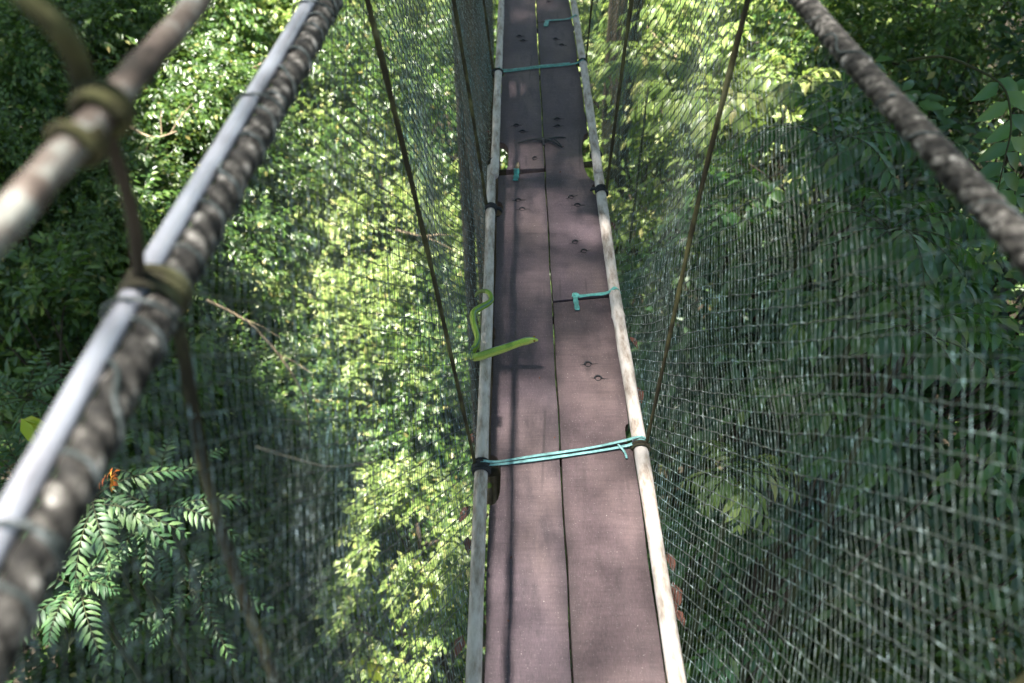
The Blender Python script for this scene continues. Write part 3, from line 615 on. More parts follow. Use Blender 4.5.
# ------------------------------------------------------------------ bridge: planks
def plank(x0, x1, y0, y1, notches, label, m, loops=(), zt=0.0, skew=0.03):
    """one board, its outline cut by rounded notches (side, y, half length, depth)"""
    zc = -.032
    cy = (y0 + y1) / 2
    root = empty('plank', ((x0 + x1) / 2, cy, zc + zt)); tag(root, label, 'plank', 'planks of the bridge deck')
    ox, oy = (x0 + x1) / 2, cy
    def edge(side):
        ys = list(np.linspace(y0, y1, 26)); pts = []
        nn = [q for q in notches if q[0] == side]
        for (_, yc, hl, dp) in nn:
            ys = [y for y in ys if abs(y - yc) > hl]
            ys += [yc + hl * u for u in (-1, -.92, -.75, -.5, -.2, .15, .45, .7, .88, 1)]
        ys = sorted(y for y in ys if y0 <= y <= y1)
        for y in ys:
            d = 0
            for (_, yc, hl, dp) in nn:
                u = abs(y - yc) / hl
                if u < 1: d = dp * (1 - u ** 3) ** .5
            d += .0012 * math.sin(y * 13 + x0 * 50) + .0008 * math.sin(y * 41)
            sk = skew * (1 if side == 'R' else 0) if (y <= y0 + 1e-9 or y >= y1 - 1e-9) else 0
            pts.append(((x0 + d if side == 'L' else x1 - d) - ox, y + sk - oy))
        return pts
    Lp, Rp = edge('L'), edge('R')
    poly = Rp + Lp[::-1]
    th = .030
    import bmesh
    bm = bmesh.new()
    vs = [bm.verts.new((x, y, 0)) for x, y in poly]
    f = bm.faces.new(vs)
    r_ = bmesh.ops.extrude_face_region(bm, geom=[f])
    up = [e for e in r_['geom'] if isinstance(e, bmesh.types.BMVert)]
    for v in up: v.co.z += th
    bmesh.ops.recalc_face_normals(bm, faces=bm.faces)
    ed = [e for e in bm.edges if all(v in up for v in e.verts)]
    bmesh.ops.bevel(bm, geom=ed, offset=.0022, segments=2, profile=.6, affect='EDGES')
    bmesh.ops.triangulate(bm, faces=[f_ for f_ in bm.faces if len(f_.verts) > 4])
    me = bpy.data.meshes.new('board'); bm.to_mesh(me); bm.free(); me.materials.append(m)
    o = bpy.data.objects.new('board', me); COL.objects.link(o); o.parent = root
    for (lx, ly, a) in loops:     # rope lashing loops coming up through two drilled holes
        mb = MB()
        c_, s_ = math.cos(a), math.sin(a)
        P = [(lx - ox + math.cos(q) * .0102, ly - oy + math.sin(q) * .0098, th + .0015 + .0015 * math.sin(q)) for q in np.linspace(a - .1, a + PI + .3, 12)]
        mb.tube(P, [.0012] + [.0027] * 10 + [.0010], 6)
        mb.tube([(lx - ox + c_ * t_, ly - oy + s_ * t_, th + .0012) for t_ in (.008, .018, .030)], [.0013, .0009, .0004], 5)
        mb.tube([(lx - ox - c_ * t_, ly - oy - s_ * t_, th + .0012) for t_ in (.008, .024)], [.0010, .0004], 5)
        mb.build('lashing_loop', M['rope_black'], root)
        h = MB().tube([(lx - ox + math.cos(q) * .0086, ly - oy + math.sin(q) * .0090, th + .0006) for q in np.linspace(0, 2 * PI, 16)], .0012, 5)
        h.build('drilled_hole', M['rope_black'], root)
GX0, GX1 = .1262, .1308
plank(-.061, GX0, .46, 2.882, [('L', 1.352, .085, .028), ('L', 2.64, .055, .020), ('L', 1.93, .03, .006)], 'long near left plank with the green snake over it', M['plank'],
      [(.019, 2.699, .1), (.034, 2.636, .1)])
plank(-.058, GX0, 2.912, 5.34, [('L', 3.03, .13, .038), ('L', 3.86, .05, .015)], 'left plank beyond the butt joint, ending far up the bridge', M['plank'],
      [(.013, 3.306, .2), (.039, 3.25, -.1), (.09, 3.02, 1.2), (.03, 4.3, .1), (.05, 4.24, .1)], zt=-.001)
plank(GX1, .326, -.35, 2.080, [('R', 1.50, .05, .014), ('L', -.2, .03, .005)], 'near right plank with two black rope loops below the short teal strap', M['plank2'],
      [(.226, 1.787, .1), (.252, 1.727, -.1)])
plank(GX1, .323, 2.090, 4.492, [('R', 3.04, .20, .034), ('R', 2.78, .04, .015), ('R', 3.95, .04, .012)], 'middle right plank with a large chewed notch in its edge', M['plank'],
      [(.223, 2.421, .5), (.251, 2.366, .3), (.224, 2.72, .5), (.245, 2.664, 0), (.195, 3.363, .1), (.193, 3.297, .1), (.221, 4.259, -.3), (.25, 4.181, -.2)], zt=.0005)
plank(GX1, .322, 4.500, 6.9, [], 'farthest right plank beyond the pale patch', M['plank2'], [(.2, 4.8, .1)])
plank(-.056, GX0, 5.35, 7.7, [], 'farthest left plank at the top of the deck', M['plank'])
plank(-.060, GX0, -1.9, .445, [], 'left plank under the viewer at the near end', M['plank2'])
plank(GX1, .326, -2.6, -.36, [], 'right plank under the viewer at the near end', M['plank'])

# deck bearers (cross rungs under the planks), poles each side
def pole(x, pts, r, label):
    root_y = pts[0][0]
    mb = MB()
    P = smooth_path([(px, y, pz) for (y, px, pz) in pts], 90)
    o = P[0].copy()
    ph = random.uniform(0, 6)
    def prof(i, k, a):
        s = i / k * (P[-1][1] - P[0][1])
        return 1 + .035 * math.sin(s * 9 + ph + 2 * math.sin(a)) + .025 * math.sin(3 * a + s * 4) + (.14 * math.exp(-((s + P[0][1] - 1.9) / .035) ** 2) if x > 0 else 0)
    v, f = tube(P - o, r, 16, prof)
    mb.V = v; mb.F = f
    return tag(mb.build('side_pole', M['pole'], loc=o), label, 'pole', 'side poles of the bridge')
pole(-1, [(-1.6, -.083, .002), (0, -.083, .002), (1, -.084, .0), (2, -.083, .002), (2.95, -.088, -.004)], .0175, 'near left side pole under the green snake')
pole(-1, [(2.86, -.075, .012), (3.6, -.074, .006), (4.6, -.070, .004), (6, -.070, .0), (7.8, -.07, 0)], .0175, 'far left side pole with a dead leaf caught at its joint')
pole(1, [(-1.6, .350, .0), (0, .350, 0), (.9, .349, .002), (1.5, .346, 0), (1.9, .340, .001), (2.12, .337, .002), (2.95, .343, -.003)], .0195, 'near right side pole with a knot halfway along')
pole(1, [(2.87, .339, .014), (3.6, .345, .006), (4.6, .345, .0), (6, .345, .0), (7.8, .345, 0)], .0185, 'far right side pole from the chewed notch onward')
for i, y in enumerate((-.9, .17, .8, 1.45, 2.05, 2.68, 3.02, 3.9, 4.5, 5.3, 6.2, 7.1)):
    mb = MB().tube([(-.085, -.04, -.05), (.13, 0, -.052), (.345, .04, -.05)], .013, 10)
    tag(mb.build('cross_rung', M['hanger'], loc=(0, y, 0)), 'dark round rung under the planks between the two side poles', 'rung', 'rungs under the planks')

# ------------------------------------------------------------------ rail ropes
def interp(pts, y):
    for (a, b) in zip(pts, pts[1:]):
        if y <= b[0]: break
    f = (y - a[0]) / (b[0] - a[0]); return [a[i] + (b[i] - a[i]) * f for i in (1, 2)]
RL = [(-1.6, -.315, 1.27), (.1, -.302, 1.258), (.55, -.300, 1.256), (1.27, -.277, 1.256), (2.5, -.262, 1.250), (4, -.25, 1.25), (8, -.25, 1.28)]
RR = [(-1.6, .50, 1.27), (.3, .488, 1.256), (.66, .477, 1.256), (1.27, .440, 1.256), (2.5, .43, 1.250), (4, .43, 1.25), (8, .43, 1.28)]
def rail_points(tab, n=420, y0=-1.5, y1=7.8):
    P = smooth_path([(x, y, z) for (y, x, z) in tab], n * 3)
    ys = np.linspace(y0, y1, n)
    return np.stack([np.interp(ys, P[:, 1], P[:, 0]), ys, np.interp(ys, P[:, 1], P[:, 2])], 1)
def twisted(P, r, pitch, amp=.22, n=30, strands=3):
    s = np.concatenate([[0], np.cumsum(np.linalg.norm(np.diff(P, axis=0), axis=1))])
    def prof(i, k, a):
        q = abs(math.sin((strands * (a - 2 * PI * s[i] / pitch)) / 2))
        return 1 - amp + amp * 1.3 * q ** .6
    return tube(P, r, n, prof)
def rope(P, r, pitch, m, label, cat, group=None, name='handrail_rope', lace=None, amp=.24):
    o = P[0].copy(); root = empty(name, o); tag(root, label, cat, group)
    v, f = twisted(P - o, r, pitch, amp)
    ro = mesh_obj('rope', v, f, m, root)
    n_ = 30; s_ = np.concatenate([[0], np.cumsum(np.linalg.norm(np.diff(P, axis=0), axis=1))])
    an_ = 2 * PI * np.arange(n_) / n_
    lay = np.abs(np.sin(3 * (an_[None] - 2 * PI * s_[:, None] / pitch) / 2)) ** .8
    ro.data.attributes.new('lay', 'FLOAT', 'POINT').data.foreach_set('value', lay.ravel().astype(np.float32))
    if lace:
        lr, lp, off = lace
        s = np.concatenate([[0], np.cumsum(np.linalg.norm(np.diff(P, axis=0), axis=1))])
        n = int(s[-1] / lp * 12); ss = np.linspace(0, s[-1], n)
        Q = np.stack([np.interp(ss, s, P[:, i]) for i in range(3)], 1) - o
        for h, sg in ((0, 1),):
            an = sg * 2 * PI * ss / lp + h + 1.5 * np.sin(ss * 21) + 1.1 * np.sin(ss * 57)
            rad = r * 1.03 + off * (1 + .5 * np.sin(ss * 23 + h))
            Q2 = Q + np.stack([np.cos(an) * rad, 0 * an, np.sin(an) * rad], 1)
            v, f = tube(Q2, lr, 5); mesh_obj('lacing_twine', v, f, M['lacing'], root)
    return root
PLr = rail_points(RL, 1300); PRr = rail_points(RR, 1300)
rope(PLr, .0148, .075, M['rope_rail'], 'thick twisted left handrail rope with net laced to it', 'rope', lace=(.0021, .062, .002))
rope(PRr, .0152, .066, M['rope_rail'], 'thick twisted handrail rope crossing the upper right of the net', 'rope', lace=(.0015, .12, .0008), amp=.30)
Pc = PLr.copy(); Pc[:, 0] -= .0240; Pc[:, 2] += .010
v, f = tube(Pc[::4] - Pc[0], .0108, 14); cb = empty('steel_cable', Pc[0]); tag(cb, 'smooth pale grey cable running along the left handrail rope', 'cable')
mesh_obj('cable', v, f, M['cable'], cb)
for yy in (.30, .52, .9, 1.2):       # thin ties holding the cable to the rope
    i = int(np.argmin(abs(Pc[:, 1] - yy))); c = (Pc[i] + PLr[i]) / 2
    P = [(c[0] + math.cos(a) * .029, c[1] + .006 * math.sin(a), c[2] + .004 * -math.cos(a) + math.sin(a) * .0175) for a in np.linspace(0, 2 * PI, 22)]
    MB().tube(np.array(P) - Pc[0], .0018, 6).build('cable_tie', M['lacing'], cb)
# upper safety rope, closer to the viewer
PU = smooth_path([(-.292, -.7, 1.44), (-.284, .0, 1.452), (-.279, .30, 1.456), (-.269, .50, 1.458), (-.262, .8, 1.458), (-.255, 1.2, 1.462), (-.25, 2.2, 1.49), (-.25, 4, 1.56)], 260)
upr = empty('safety_rope', PU[0]); tag(upr, 'smooth lichen spotted rope above the left handrail, top left corner', 'rope')
def lump(i, k, a):
    return 1 + .05 * math.sin(i * .31 + a) + .04 * math.sin(i * .9)
v, f = tube(PU - PU[0], .0100, 16, lump); mesh_obj('rope', v, f, M['rope_old'], upr)

def ring(c, axis, r, wr, turns, mname, pitch=None, n=30, squ=1.0):
    """coil of cord round a pole or rope; axis 'Y'"""
    P = []
    pitch = pitch or wr * 2.1
    for i in range(int(n * turns) + 1):
        a = 2 * PI * i / n
        P.append((c[0] + math.cos(a) * r, c[1] + pitch * (i / n - turns / 2), c[2] + math.sin(a) * r * squ))
    return P
# ------------------------------------------------------------------ hangers: rope from the rails down to the side poles
def hanger(side, y_deck, y_rail, label, r=.0060, bulge=.02, mid=None, thick_from=None):
    px = -.084 if side < 0 else .345
    tab = PLr if side < 0 else PRr
    i = int(np.argmin(abs(tab[:, 1] - y_rail))); top = tab[i]
    base = np.array([px + side * .016, y_deck, .010])
    root = empty('hanger_rope', base); tag(root, label, 'rope', 'hanger ropes between handrails and side poles')
    nrmx = -side * .004
    top2 = top + np.array([side * .004, 0, -0.014])
    pts = [base, base + (top2 - base) * .3 + np.array([nrmx * bulge / .02, 0, -.01]), base + (top2 - base) * .62 + np.array([nrmx * bulge / .025, .022, -.03]), top2]
    P = smooth_path(pts, 50)
    def kn(i, k, a): return 1 + .10 * math.sin(i * .8) * math.sin(i * .17) + .05 * math.sin(2 * a + i)
    mb = MB().tube(P - base, np.linspace(r * .75, r * 1.05, 50), 9, prof=kn)
    mb.build('rope', M['mossy'], root)
    # coil on the pole, coil on the rail
    MB().tube(np.array(ring((px, y_deck, 0), 'Y', .0215, .0042, 2, 'x')) - base, .0045, 8).build('pole_knot', M['rope_black'], root)
    MB().tube(np.array(ring((top[0] - (.010 if side < 0 else 0), top[1], top[2] + .003), 'Y', .031 if side < 0 else .0225, .005, 2.2, 'x', .0145, squ=.9)) - base, .0058, 9).build('rail_knot', M['hanger'], root)
    return root
hanger(-1, 1.391, 1.53, 'dark hanger rope descending to the left pole at the nearest teal strap')
hanger(-1, 2.64, 2.78, 'dark hanger rope tied to the left pole just beyond the snake', .0075)
hanger(-1, 3.84, 3.98, 'hanger rope meeting the left pole at the far teal strap', .0075)
hanger(-1, 5.06, 5.35, 'farthest hanger rope in front of the fluted trunk', .006)
hanger(1, 1.46, 1.55, 'olive hanger rope down to the right pole at the nearest teal strap')
hanger(1, 2.75, 2.86, 'hanger rope behind the chewed notch on the right', .0075)
hanger(1, 3.96, 4.08, 'hanger rope at the right end of the far teal strap', .006)
hanger(1, 5.15, 5.45, 'farthest hanger rope on the right side', .006)
hanger(1, .30, .33, 'pale hanger rope entering at the bottom right corner', .009)
# near left hanger with loop round both ropes, continuing up to the main cable
def near_hanger():
    base = np.array([-.105, .17, -.005])
    root = empty('hanger_rope', base); tag(root, 'near left hanger rope looped round the upper rope and the left handrail', 'rope', 'hanger ropes between handrails and side poles')
    i = int(np.argmin(abs(PLr[:, 1] - .555))); h = PLr[i]; j = int(np.argmin(abs(PU[:, 1] - .50))); u = PU[j]
    low = smooth_path([base, (-.21, .33, .42), (-.30, .49, .95), h + np.array([.006, -.012, -.02])], 40)
    MB().tube(low - base, np.linspace(.0070, .0062, 40), 10).build('lower_rope', M['hanger'], root)
    midp = smooth_path([h + np.array([-.020, .0, .018]), (h + u) / 2 + np.array([-.008, .004, 0]), u + np.array([0, -.004, -.012])], 16)
    MB().tube(midp - base, .0052, 9).build('link_rope', M['bark_dark'], root)
    upp = smooth_path([u + np.array([-.012, .012, .006]), (-.284, .515, 1.473), (-.279, .508, 1.493), (-.279, .499, 1.514), (-.289, .498, 1.531), (-.305, .500, 1.56), (-.315, .50, 1.65), (-.30, .48, 2.3), (-.18, .38, 3.0)], 60)
    MB().tube(upp - base, .0078, 12).build('upper_rope', M['mossy'], root)
    MB().tube(np.array(ring((h[0] - .011, h[1], h[2] + .003), 'Y', .0262, .005, 2.6, 'x', .0105, squ=.82)) - base, .0042, 9).build('rail_knot', M['hanger'], root)
    MB().tube(np.array(ring((u[0], u[1], u[2]), 'Y', .0150, .005, 1.8, 'x', .0115)) - base, .0048, 9).build('rope_knot', M['mossy'], root)
    MB().tube(np.array(ring((u[0], u[1] - .045, u[2]), 'Y', .0135, .005, 1.1, 'x', .012)) - base, .0042, 9).build('rope_knot', M['mossy'], root)
near_hanger()

# ------------------------------------------------------------------ nets
def net(side, label):
    y0, y1 = -.8, 7.0; H = 1.33
    da, db = (.0152 if side < 0 else .0178), .0300          # rectangular meshes hung on the bias
    tab = PLr if side < 0 else PRr
    px = (-.084 - .016) if side < 0 else (.346 + .018)
    ph = rng.uniform(0, 6, 6)
    def pos(s, u):        # s along the bridge, u up the net 0..H
        t = u / H; y = s
        xt = np.interp(y, tab[:, 1], tab[:, 0]) + side * .012; zt = np.interp(y, tab[:, 1], tab[:, 2]) - .016
        zb = -.022
        pinch = .5 - .5 * np.cos(2 * PI * (y - .17 - .29 * t) / 1.225)
        bulge = np.sin(PI * t ** .8) * (.018 + .030 * pinch) + .004 * np.sin(y * 7 + u * 9 + ph[0]) * np.sin(PI * t)
        x = px + (xt - px) * t + side * bulge
        z = zb + (zt - zb) * t - .02 * np.sin(PI * t) * pinch
        y = y + .022 * np.sin(u * 5 + ph[1] + y * 2.1) * np.sin(PI * t) + .005 * np.sin(u * 19 + y * 11)
        z = z + .005 * np.sin(y * 17 + u * 13 + ph[3]) * np.sin(PI * t)
        return np.stack([x, y, z], -1)
    h2 = math.sqrt(.5)
    # p counts the strands that rise away from the viewer, q those that rise towards the viewer
    np_ = int((y1 - y0 + H) * h2 / da); nq = int((y1 - y0 + H) * h2 / db) + 1
    Pi, Qi = np.meshgrid(np.arange(-np_, int(H * h2 / da) + 2), np.arange(0, nq + int(H * h2 / db)), indexing='ij')
    jit = rng.normal(0, .0008, (2, *Pi.shape))
    wob = .0015 * np.sin(Pi * .9 + ph[4]) + .0015 * np.sin(Pi * 2.3)
    s_ = y0 + (-Pi * da - wob + Qi * db) * h2 + jit[0]; u_ = (Pi * da + wob + Qi * db) * h2 + jit[1]
    ok = (u_ > -.012) & (u_ < H + .008) & (s_ > y0) & (s_ < y1)
    P = pos(s_, np.clip(u_, 0, H)) + rng.normal(0, .0007, (*Pi.shape, 3))
    ma = ok[:, :-1] & ok[:, 1:]; mb_ = ok[:-1] & ok[1:]
    ma &= rng.uniform(0, 1, ma.shape) > .002; mb_ &= rng.uniform(0, 1, mb_.shape) > .002
    E1 = np.concatenate([P[:, :-1][ma], P[:-1][mb_]]); E2 = np.concatenate([P[:, 1:][ma], P[1:][mb_]])
    thick = np.concatenate([np.full(ma.sum(), .85), np.full(mb_.sum(), 1.35)])[:, None]
    n = len(E1); r = (.00090 if side < 0 else .00076) * rng.uniform(.8, 1.3, n)[:, None] * thick
    D = nrm(E2 - E1); up = np.array([.3, .1, 1.]); U = nrm(np.cross(D, up)); W = np.cross(D, U)
    ring_ = [U, W, -U, -W]
    Vt = np.stack([E1 + q * r for q in ring_] + [E2 + q * r for q in ring_], 1).reshape(-1, 3)
    f = np.array([(0, 1, 5, 4), (1, 2, 6, 5), (2, 3, 7, 6), (3, 0, 4, 7)])
    Ft = (f[None] + (np.arange(n) * 8)[:, None, None]).reshape(-1, 4)
    K = P[ok & (s_ < 4.2)]; k = len(K); kr = .0019
    off = np.array([(1, 0, 0), (0, 1, 0), (-1, 0, 0), (0, -1, 0), (0, 0, 1), (0, 0, -1)]) * kr
    Vk = (K[:, None] + off[None] * rng.uniform(.7, 1.3, (k, 1, 1))).reshape(-1, 3)
    fk = np.array([(0, 1, 4), (1, 2, 4), (2, 3, 4), (3, 0, 4), (1, 0, 5), (2, 1, 5), (3, 2, 5), (0, 3, 5)])
    Fk = (fk[None] + (np.arange(k) * 6)[:, None, None]).reshape(-1, 3) + len(Vt)
    o = mesh_obj('safety_net', np.concatenate([Vt, Vk]), Ft.tolist() + Fk.tolist(), M['net'], smooth=False)
    tag(o, label, 'net')
net(-1, 'knotted dark green safety net hanging between the left handrail and deck')
net(1, 'knotted dark green safety net hanging between the right handrail and deck')

# ------------------------------------------------------------------ straps across the planks
def strap(name, paths, w, m, label, cat='strap', group=None, rings=()):
    o = np.array(paths[0][0]); root = empty(name, o); tag(root, label, cat, group)
    for P, w_ in zip(paths, w):
        Q = smooth_path(P, 26) - o
        v, f = tube(Q, 1, 8, up=(0, 0, 1), flat=(w_, .0013), prof=lambda i, k, a: 1 + .12 * math.sin(i * .9 + w_ * 900))
        mesh_obj('band', v, f, m, root)
    for (c, r, wr, t, mm) in rings:
        MB().tube(np.array(ring(c, 'Y', r, wr, t, 'x')) - o, wr, 8).build('pole_wrap', M[mm], root)
    return root
strap('strap', [[(-.104, 1.385, .004), (-.084, 1.386, .021), (-.05, 1.394, .006), (.05, 1.410, .005), (.2, 1.437, .005), (.31, 1.460, .007), (.346, 1.468, .023), (.368, 1.474, .0)],
                [(-.100, 1.390, .008), (-.080, 1.392, .024), (-.04, 1.403, .008), (.06, 1.423, .008), (.2, 1.449, .008), (.30, 1.474, .010), (.346, 1.476, .026), (.369, 1.480, .004)],
                [(.285, 1.462, .010), (.30, 1.440, .006), (.305, 1.418, .004)]],
      (.0046, .0042, .0032), M['teal_pale'], 'pale teal strap lashed across both planks, nearest of the straps', group='teal straps across the deck',
      rings=[((-.083, 1.378, 0), .0215, .0045, 2, 'rope_black'), ((-.083, 1.405, 0), .0210, .0035, 1, 'rope_black'), ((.347, 1.458, 0), .0232, .0045, 2, 'hanger')])
strap('strap', [[(-.094, 3.84, .0), (-.072, 3.84, .026), (-.045, 3.845, .006), (.13, 3.895, .006), (.30, 3.935, .006), (.343, 3.945, .026), (.362, 3.95, 0)],
                [(-.07, 3.85, .026), (-.03, 3.86, .009), (.15, 3.91, .009), (.28, 3.94, .008)]],
      (.0085, .006), M['teal'], 'thin teal strap crossing the whole deck high up the bridge', group='teal straps across the deck',
      rings=[((-.072, 3.835, .004), .0205, .004, 2, 'rope_black'), ((.345, 3.95, .004), .0215, .004, 2, 'rope_black')])
strap('strap', [[(.36, 4.55, 0), (.342, 4.54, .022), (.30, 4.525, .006), (.18, 4.50, .006)], [(.185, 4.50, .007), (.178, 4.46, .006), (.175, 4.42, .006)]],
      (.008, .012), M['teal'], 'teal strap end on the pale patch at the far joint', group='teal straps across the deck')
strap('strap', [[(.358, 2.132, 0), (.338, 2.128, .024), (.31, 2.122, .006), (.25, 2.112, .005), (.21, 2.104, .006)],
                [(.213, 2.112, .006), (.205, 2.095, .010), (.206, 2.065, .007), (.208, 2.035, .005)],
                [(.195, 2.110, .007), (.205, 2.108, .012), (.216, 2.102, .007)]],
      (.0075, .0085, .010), M['teal'], 'short teal strap knotted over the joint of the right planks', group='teal straps across the deck')
strap('strap', [[(.012, 2.93, .004), (.013, 2.905, .008), (.012, 2.87, .006), (.008, 2.835, .004)], [(.002, 2.90, .006), (.012, 2.902, .011), (.024, 2.906, .006)]],
      (.011, .006), M['teal_dark'], 'small deep teal strap tail poking from the left plank joint', group='teal straps across the deck')
# small tan wedge above the tail
MB().tube([(.016, 2.925, .002), (.017, 2.95, .006), (.018, 2.975, .003)], [.010, .009, .004], 8).build('wedge', M['dead_wood'], bpy.data.objects['strap.004'], loc=None)
w_ = [o for o in bpy.data.objects if o.name.startswith('wedge')][0]; w_.location = -bpy.data.objects['strap.004'].location
# black rubber tie between the planks
bt = empty('rubber_tie', (.13, 3.16, 0)); tag(bt, 'frayed black tie lying across the gap between far planks', 'tie')
for P, r_ in (([(.020, 3.135, .005), (.06, 3.155, .008), (.11, 3.165, .010), (.15, 3.165, .010), (.19, 3.185, .006), (.225, 3.185, .004)], [.003, .006, .007, .009, .006, .003]),
              ([(.10, 3.155, .010), (.14, 3.150, .014), (.17, 3.135, .010), (.205, 3.098, .006)], [.005, .007, .006, .003]),
              ([(.205, 3.098, .006), (.195, 3.125, .008), (.175, 3.165, .010)], [.003, .003, .004]),
              ([(.13, 3.17, .006), (.125, 3.14, .016), (.13, 3.115, .006)], [.006, .007, .005])):
    Q = smooth_path(P, 22) - np.array([.13, 3.16, 0])
    MB().tube(Q, np.interp(np.linspace(0, 1, 22), np.linspace(0, 1, len(r_)), r_), 8, flat=(1, .55), up=(0, 0, 1)).build('tie_end', M['rope_black'], bt)
# black cord rings on the poles at the notches
for (x, y, r_, t, lb) in ((-.086, 2.63, .0215, 2, 'double black cord ring on the left pole beyond the snake'), (-.080, 2.98, .022, 1, 'thin black cord ring on the left pole joint'),
                          (.343, 3.045, .0225, 1, 'thin black cord ring on the right pole beside the big notch'), (.344, 2.77, .0225, 2, 'double black cord ring on the right pole below the big notch')):
    P = np.array(ring((x, y, 0), 'Y', r_, .004, t, 'x'))
    q = MB().tube(P - P[0], .0042, 8).build('cord_ring', M['rope_black'], loc=P[0])
    if t == 2:     # the cord also crosses into the notch
        sgn = -1 if x > 0 else 1
        MB().tube([np.array([x + sgn * .018, y, .01]) - P[0], np.array([x + sgn * .035, y + .004, .004]) - P[0], np.array([x + sgn * .045, y - .002, -.01]) - P[0]], [.006, .008, .004], 8).build('cord_end', M['rope_black'], q)
    tag(q, lb, 'cord', 'black cord rings on the side poles')

# ------------------------------------------------------------------ snake
def snake():
    pts = [(-0.118, 1.984, 0.1, 0.003), (-0.112, 1.991, 0.11, 0.004), (-0.093, 1.995, 0.115, 0.0052), (-0.075, 1.989, 0.112, 0.0064), (-0.067, 1.968, 0.105, 0.0072), (-0.077, 1.952, 0.1, 0.0078), (-0.101, 1.937, 0.095, 0.0083), (-0.121, 1.919, 0.09, 0.0086), (-0.121, 1.887, 0.085, 0.0088), (-0.113, 1.851, 0.08, 0.009), (-0.106, 1.821, 0.075, 0.0092), (-0.11, 1.806, 0.06, 0.0096), (-0.12, 1.807, 0.035, 0.0102), (-0.125, 1.805, 0.02, 0.0112), (-0.117, 1.789, 0.025, 0.013), (-0.095, 1.779, 0.04, 0.0138), (-0.068, 1.776, 0.055, 0.014), (-0.035, 1.773, 0.072, 0.0136), (-0.006, 1.773, 0.086, 0.0126), (0.015, 1.774, 0.095, 0.0118), (0.029, 1.774, 0.101, 0.012), (0.041, 1.774, 0.105, 0.0124), (0.052, 1.774, 0.108, 0.0104), (0.064, 1.773, 0.11, 0.007), (0.073, 1.772, 0.11, 0.003)]
    A = smooth_path(pts, 190); P = A[:, :3]; rr = A[:, 3]
    o = np.array([-.06, 1.8, .02]); n = 22
    k = len(P)
    def prof(i, kk, a):        # slightly keeled back, flatter belly
        s = math.sin(a)
        q = 1 + .10 * max(0, s) ** 6 - .10 * max(0, -s) ** 2
        if i > k * .83: q *= (1 + .06 * abs(math.cos(a)))
        return q
    rr = rr * np.interp(np.arange(k) / k, [0, .1, .3, .5, 1], [1.0, 1.25, 1.25, .92, .86])
    V, Fc = tube(P - o, rr, n, prof, up=(0, 0, 1), flat=(.92, 1.08))
    b = mesh_obj('snake', V, Fc, M['snake'], loc=o)
    ca = b.data.color_attributes.new('col', 'FLOAT_COLOR', 'POINT')
    cols = []
    for i in range(k):
        for j in range(n):
            s = math.sin(2 * PI * j / n - R(48 if i < k * .5 else 26))
            if s > (.95 if i < k * .5 else .86): c = (.10, .20, .15)
            elif s > .1: c = (.22, .36, .04)
            elif s > -.35: c = (.40, .49, .07)
            else: c = (.55, .62, .16)
            if i > k * .90 and abs(s) < .3: c = (.4, .4, .10)
            if i < k * .1: c = (.20, .24, .06)
            cols += [*c, 1]
    ca.data.foreach_set('color', cols)
    tag(b, 'bright green snake curled over the left side pole with its head raised', 'snake')
    hd = P[int(k * .935)] - o
    for sg in (1, -1):
        import bmesh
        bm = bmesh.new(); bmesh.ops.create_uvsphere(bm, u_segments=12, v_segments=8, radius=.0034)
        me = bpy.data.meshes.new('eye'); bm.to_mesh(me); bm.free(); me.materials.append(M['eye'])
        e = bpy.data.objects.new('eye', me); COL.objects.link(e); e.parent = b
        e.location = hd + np.array([.004, sg * .0092, .005])
snake()

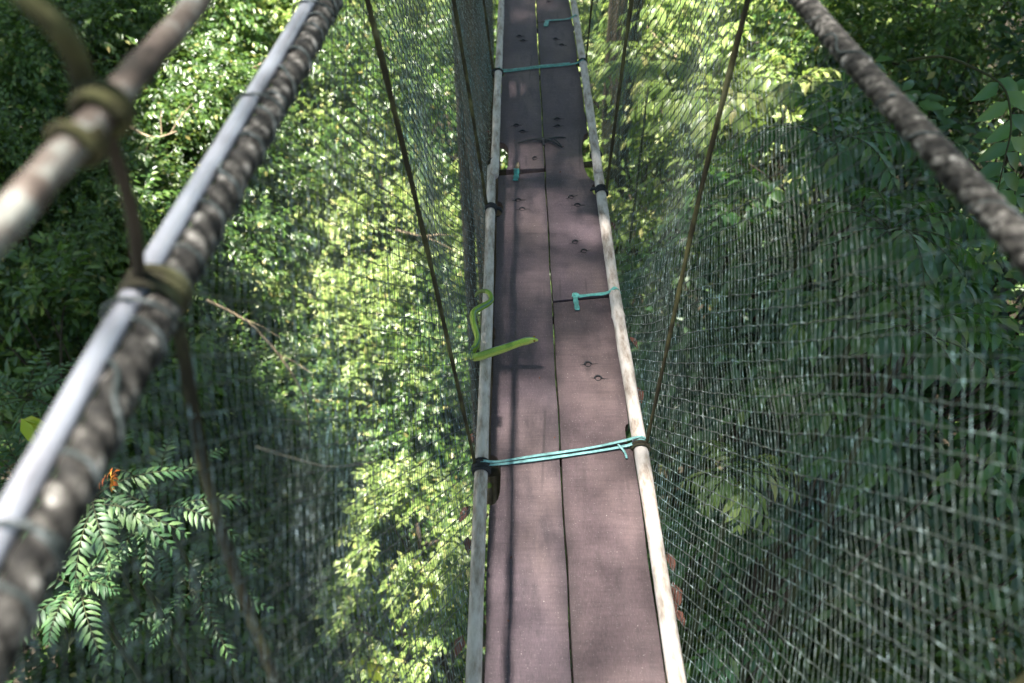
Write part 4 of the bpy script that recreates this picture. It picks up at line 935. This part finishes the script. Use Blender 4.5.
# ------------------------------------------------------------------ dead leaves caught on the bridge
def dead_leaf(p, L, ang, label, tilt=.3, m='leaf_dead'):
    V_, F_ = leaf_mesh(np.zeros((1, 3)), np.array([[math.cos(ang), math.sin(ang), -tilt]]), np.array([[.2, .1, 1]]), [L], [L * .5], True)
    V_ = np.concatenate([V_, V_ - np.array([0, 0, .0008])]); F_ = np.concatenate([F_, F_[:, ::-1] + 8])
    o = mesh_obj('dead_leaf', V_, F_, M[m], loc=p)
    tag(o, label, 'leaf', 'dead leaves caught along the bridge')
for a_ in [((.372, 1.13, .0), .05, -1.2, 'reddish dead leaf outside the right pole near the bottom'),
           ((.380, 1.06, -.02), .07, -1.5, 'dark red dead leaf wedged in the net below the right pole'),
           ((.374, .99, -.02), .045, -1.0, 'small brown dead leaf lowest beside the right pole'),
           ((-.112, .92, -.01), .05, -1.9, 'pink brown dead leaf outside the left pole near the bottom'),
           ((-.114, 1.18, -.01), .045, -1.4, 'brown dead leaf outside the left pole below the nearest strap'),
           ((-.112, 1.52, -.01), .035, -1.7, 'small red leaf beside the left pole above the nearest strap'),
           ((-.110, 1.28, -.02), .05, -2.2, 'dark curled leaf behind the left pole under the strap'),
           ((-.104, 3.22, .01), .06, 2.4, 'orange brown dead leaf at the left pole joint'),
           ((-.112, 2.98, .0), .07, 1.9, 'tan dead leaf hanging from the left pole below the joint'),
           ((.362, 1.90, .01), .045, -.9, 'dark leaf scrap at the knot of the right pole'),
           ((.366, 1.70, -.01), .05, -1.3, 'brown leaf stuck in the net under the pole knot'),
           ((.364, 3.52, .01), .05, -.9, 'brown dead leaf on the outer side of the far right pole'),
           ((.365, 2.55, .0), .035, -1.2, 'dull red leaf beside the right pole past the short strap'),
           ((-.10, 4.3, .0), .06, 2.0, 'reddish leaf against the far left pole')]:
    dead_leaf(*a_)
for i in range(9):     # the small crumbs of debris that lie on the boards
    x = random.uniform(-.03, .30); y = random.uniform(.85, 3.6)
    dead_leaf((x, y, .0035), random.uniform(.006, .011), random.uniform(0, 6), 'tiny pale leaf crumb lying on the planks', .0, 'leaf_dead')

# ------------------------------------------------------------------ light, world, camera
w = bpy.data.worlds.new('World'); S.world = w; w.use_nodes = True
nt = w.node_tree; bg = nt.nodes['Background']; sky = nt.nodes.new('ShaderNodeTexSky'); sky.sky_type = 'NISHITA'; sky.sun_disc = False
elev = math.atan2(1, math.hypot(SUN[0], SUN[1])); az = math.atan2(-SUN[0], -SUN[1])     # towards the sun, from +Y clockwise
sky.sun_elevation = elev; sky.sun_rotation = az
nt.links.new(sky.outputs[0], bg.inputs[0]); bg.inputs[1].default_value = .05
L = bpy.data.lights.new('sun', 'SUN'); L.energy = 5; L.angle = R(.8); L.color = (1, .95, .86)
lo = bpy.data.objects.new('sun', L); COL.objects.link(lo)
lo.rotation_euler = Vector(-SUN).to_track_quat('Z', 'Y').to_euler()
cam = bpy.data.cameras.new('camera'); co = bpy.data.objects.new('camera', cam); COL.objects.link(co)
co.location = (0, 0, CZ); co.rotation_euler = (R(90 - 42.1), 0, .0018)
cam.sensor_width = 36; cam.lens = 36 * 819 / 1024; cam.clip_start = .01; cam.clip_end = 2000
cam.dof.use_dof = True; cam.dof.focus_distance = 2.45; cam.dof.aperture_fstop = 3.1
S.camera = co
S.view_settings.view_transform = 'Standard'; S.view_settings.look = 'None'
S.view_settings.exposure = 2.85; S.view_settings.gamma = 1
S.cycles.max_bounces = 6; S.cycles.diffuse_bounces = 3; S.cycles.glossy_bounces = 2; S.cycles.transmission_bounces = 3; S.cycles.transparent_max_bounces = 4
S.cycles.use_denoising = True
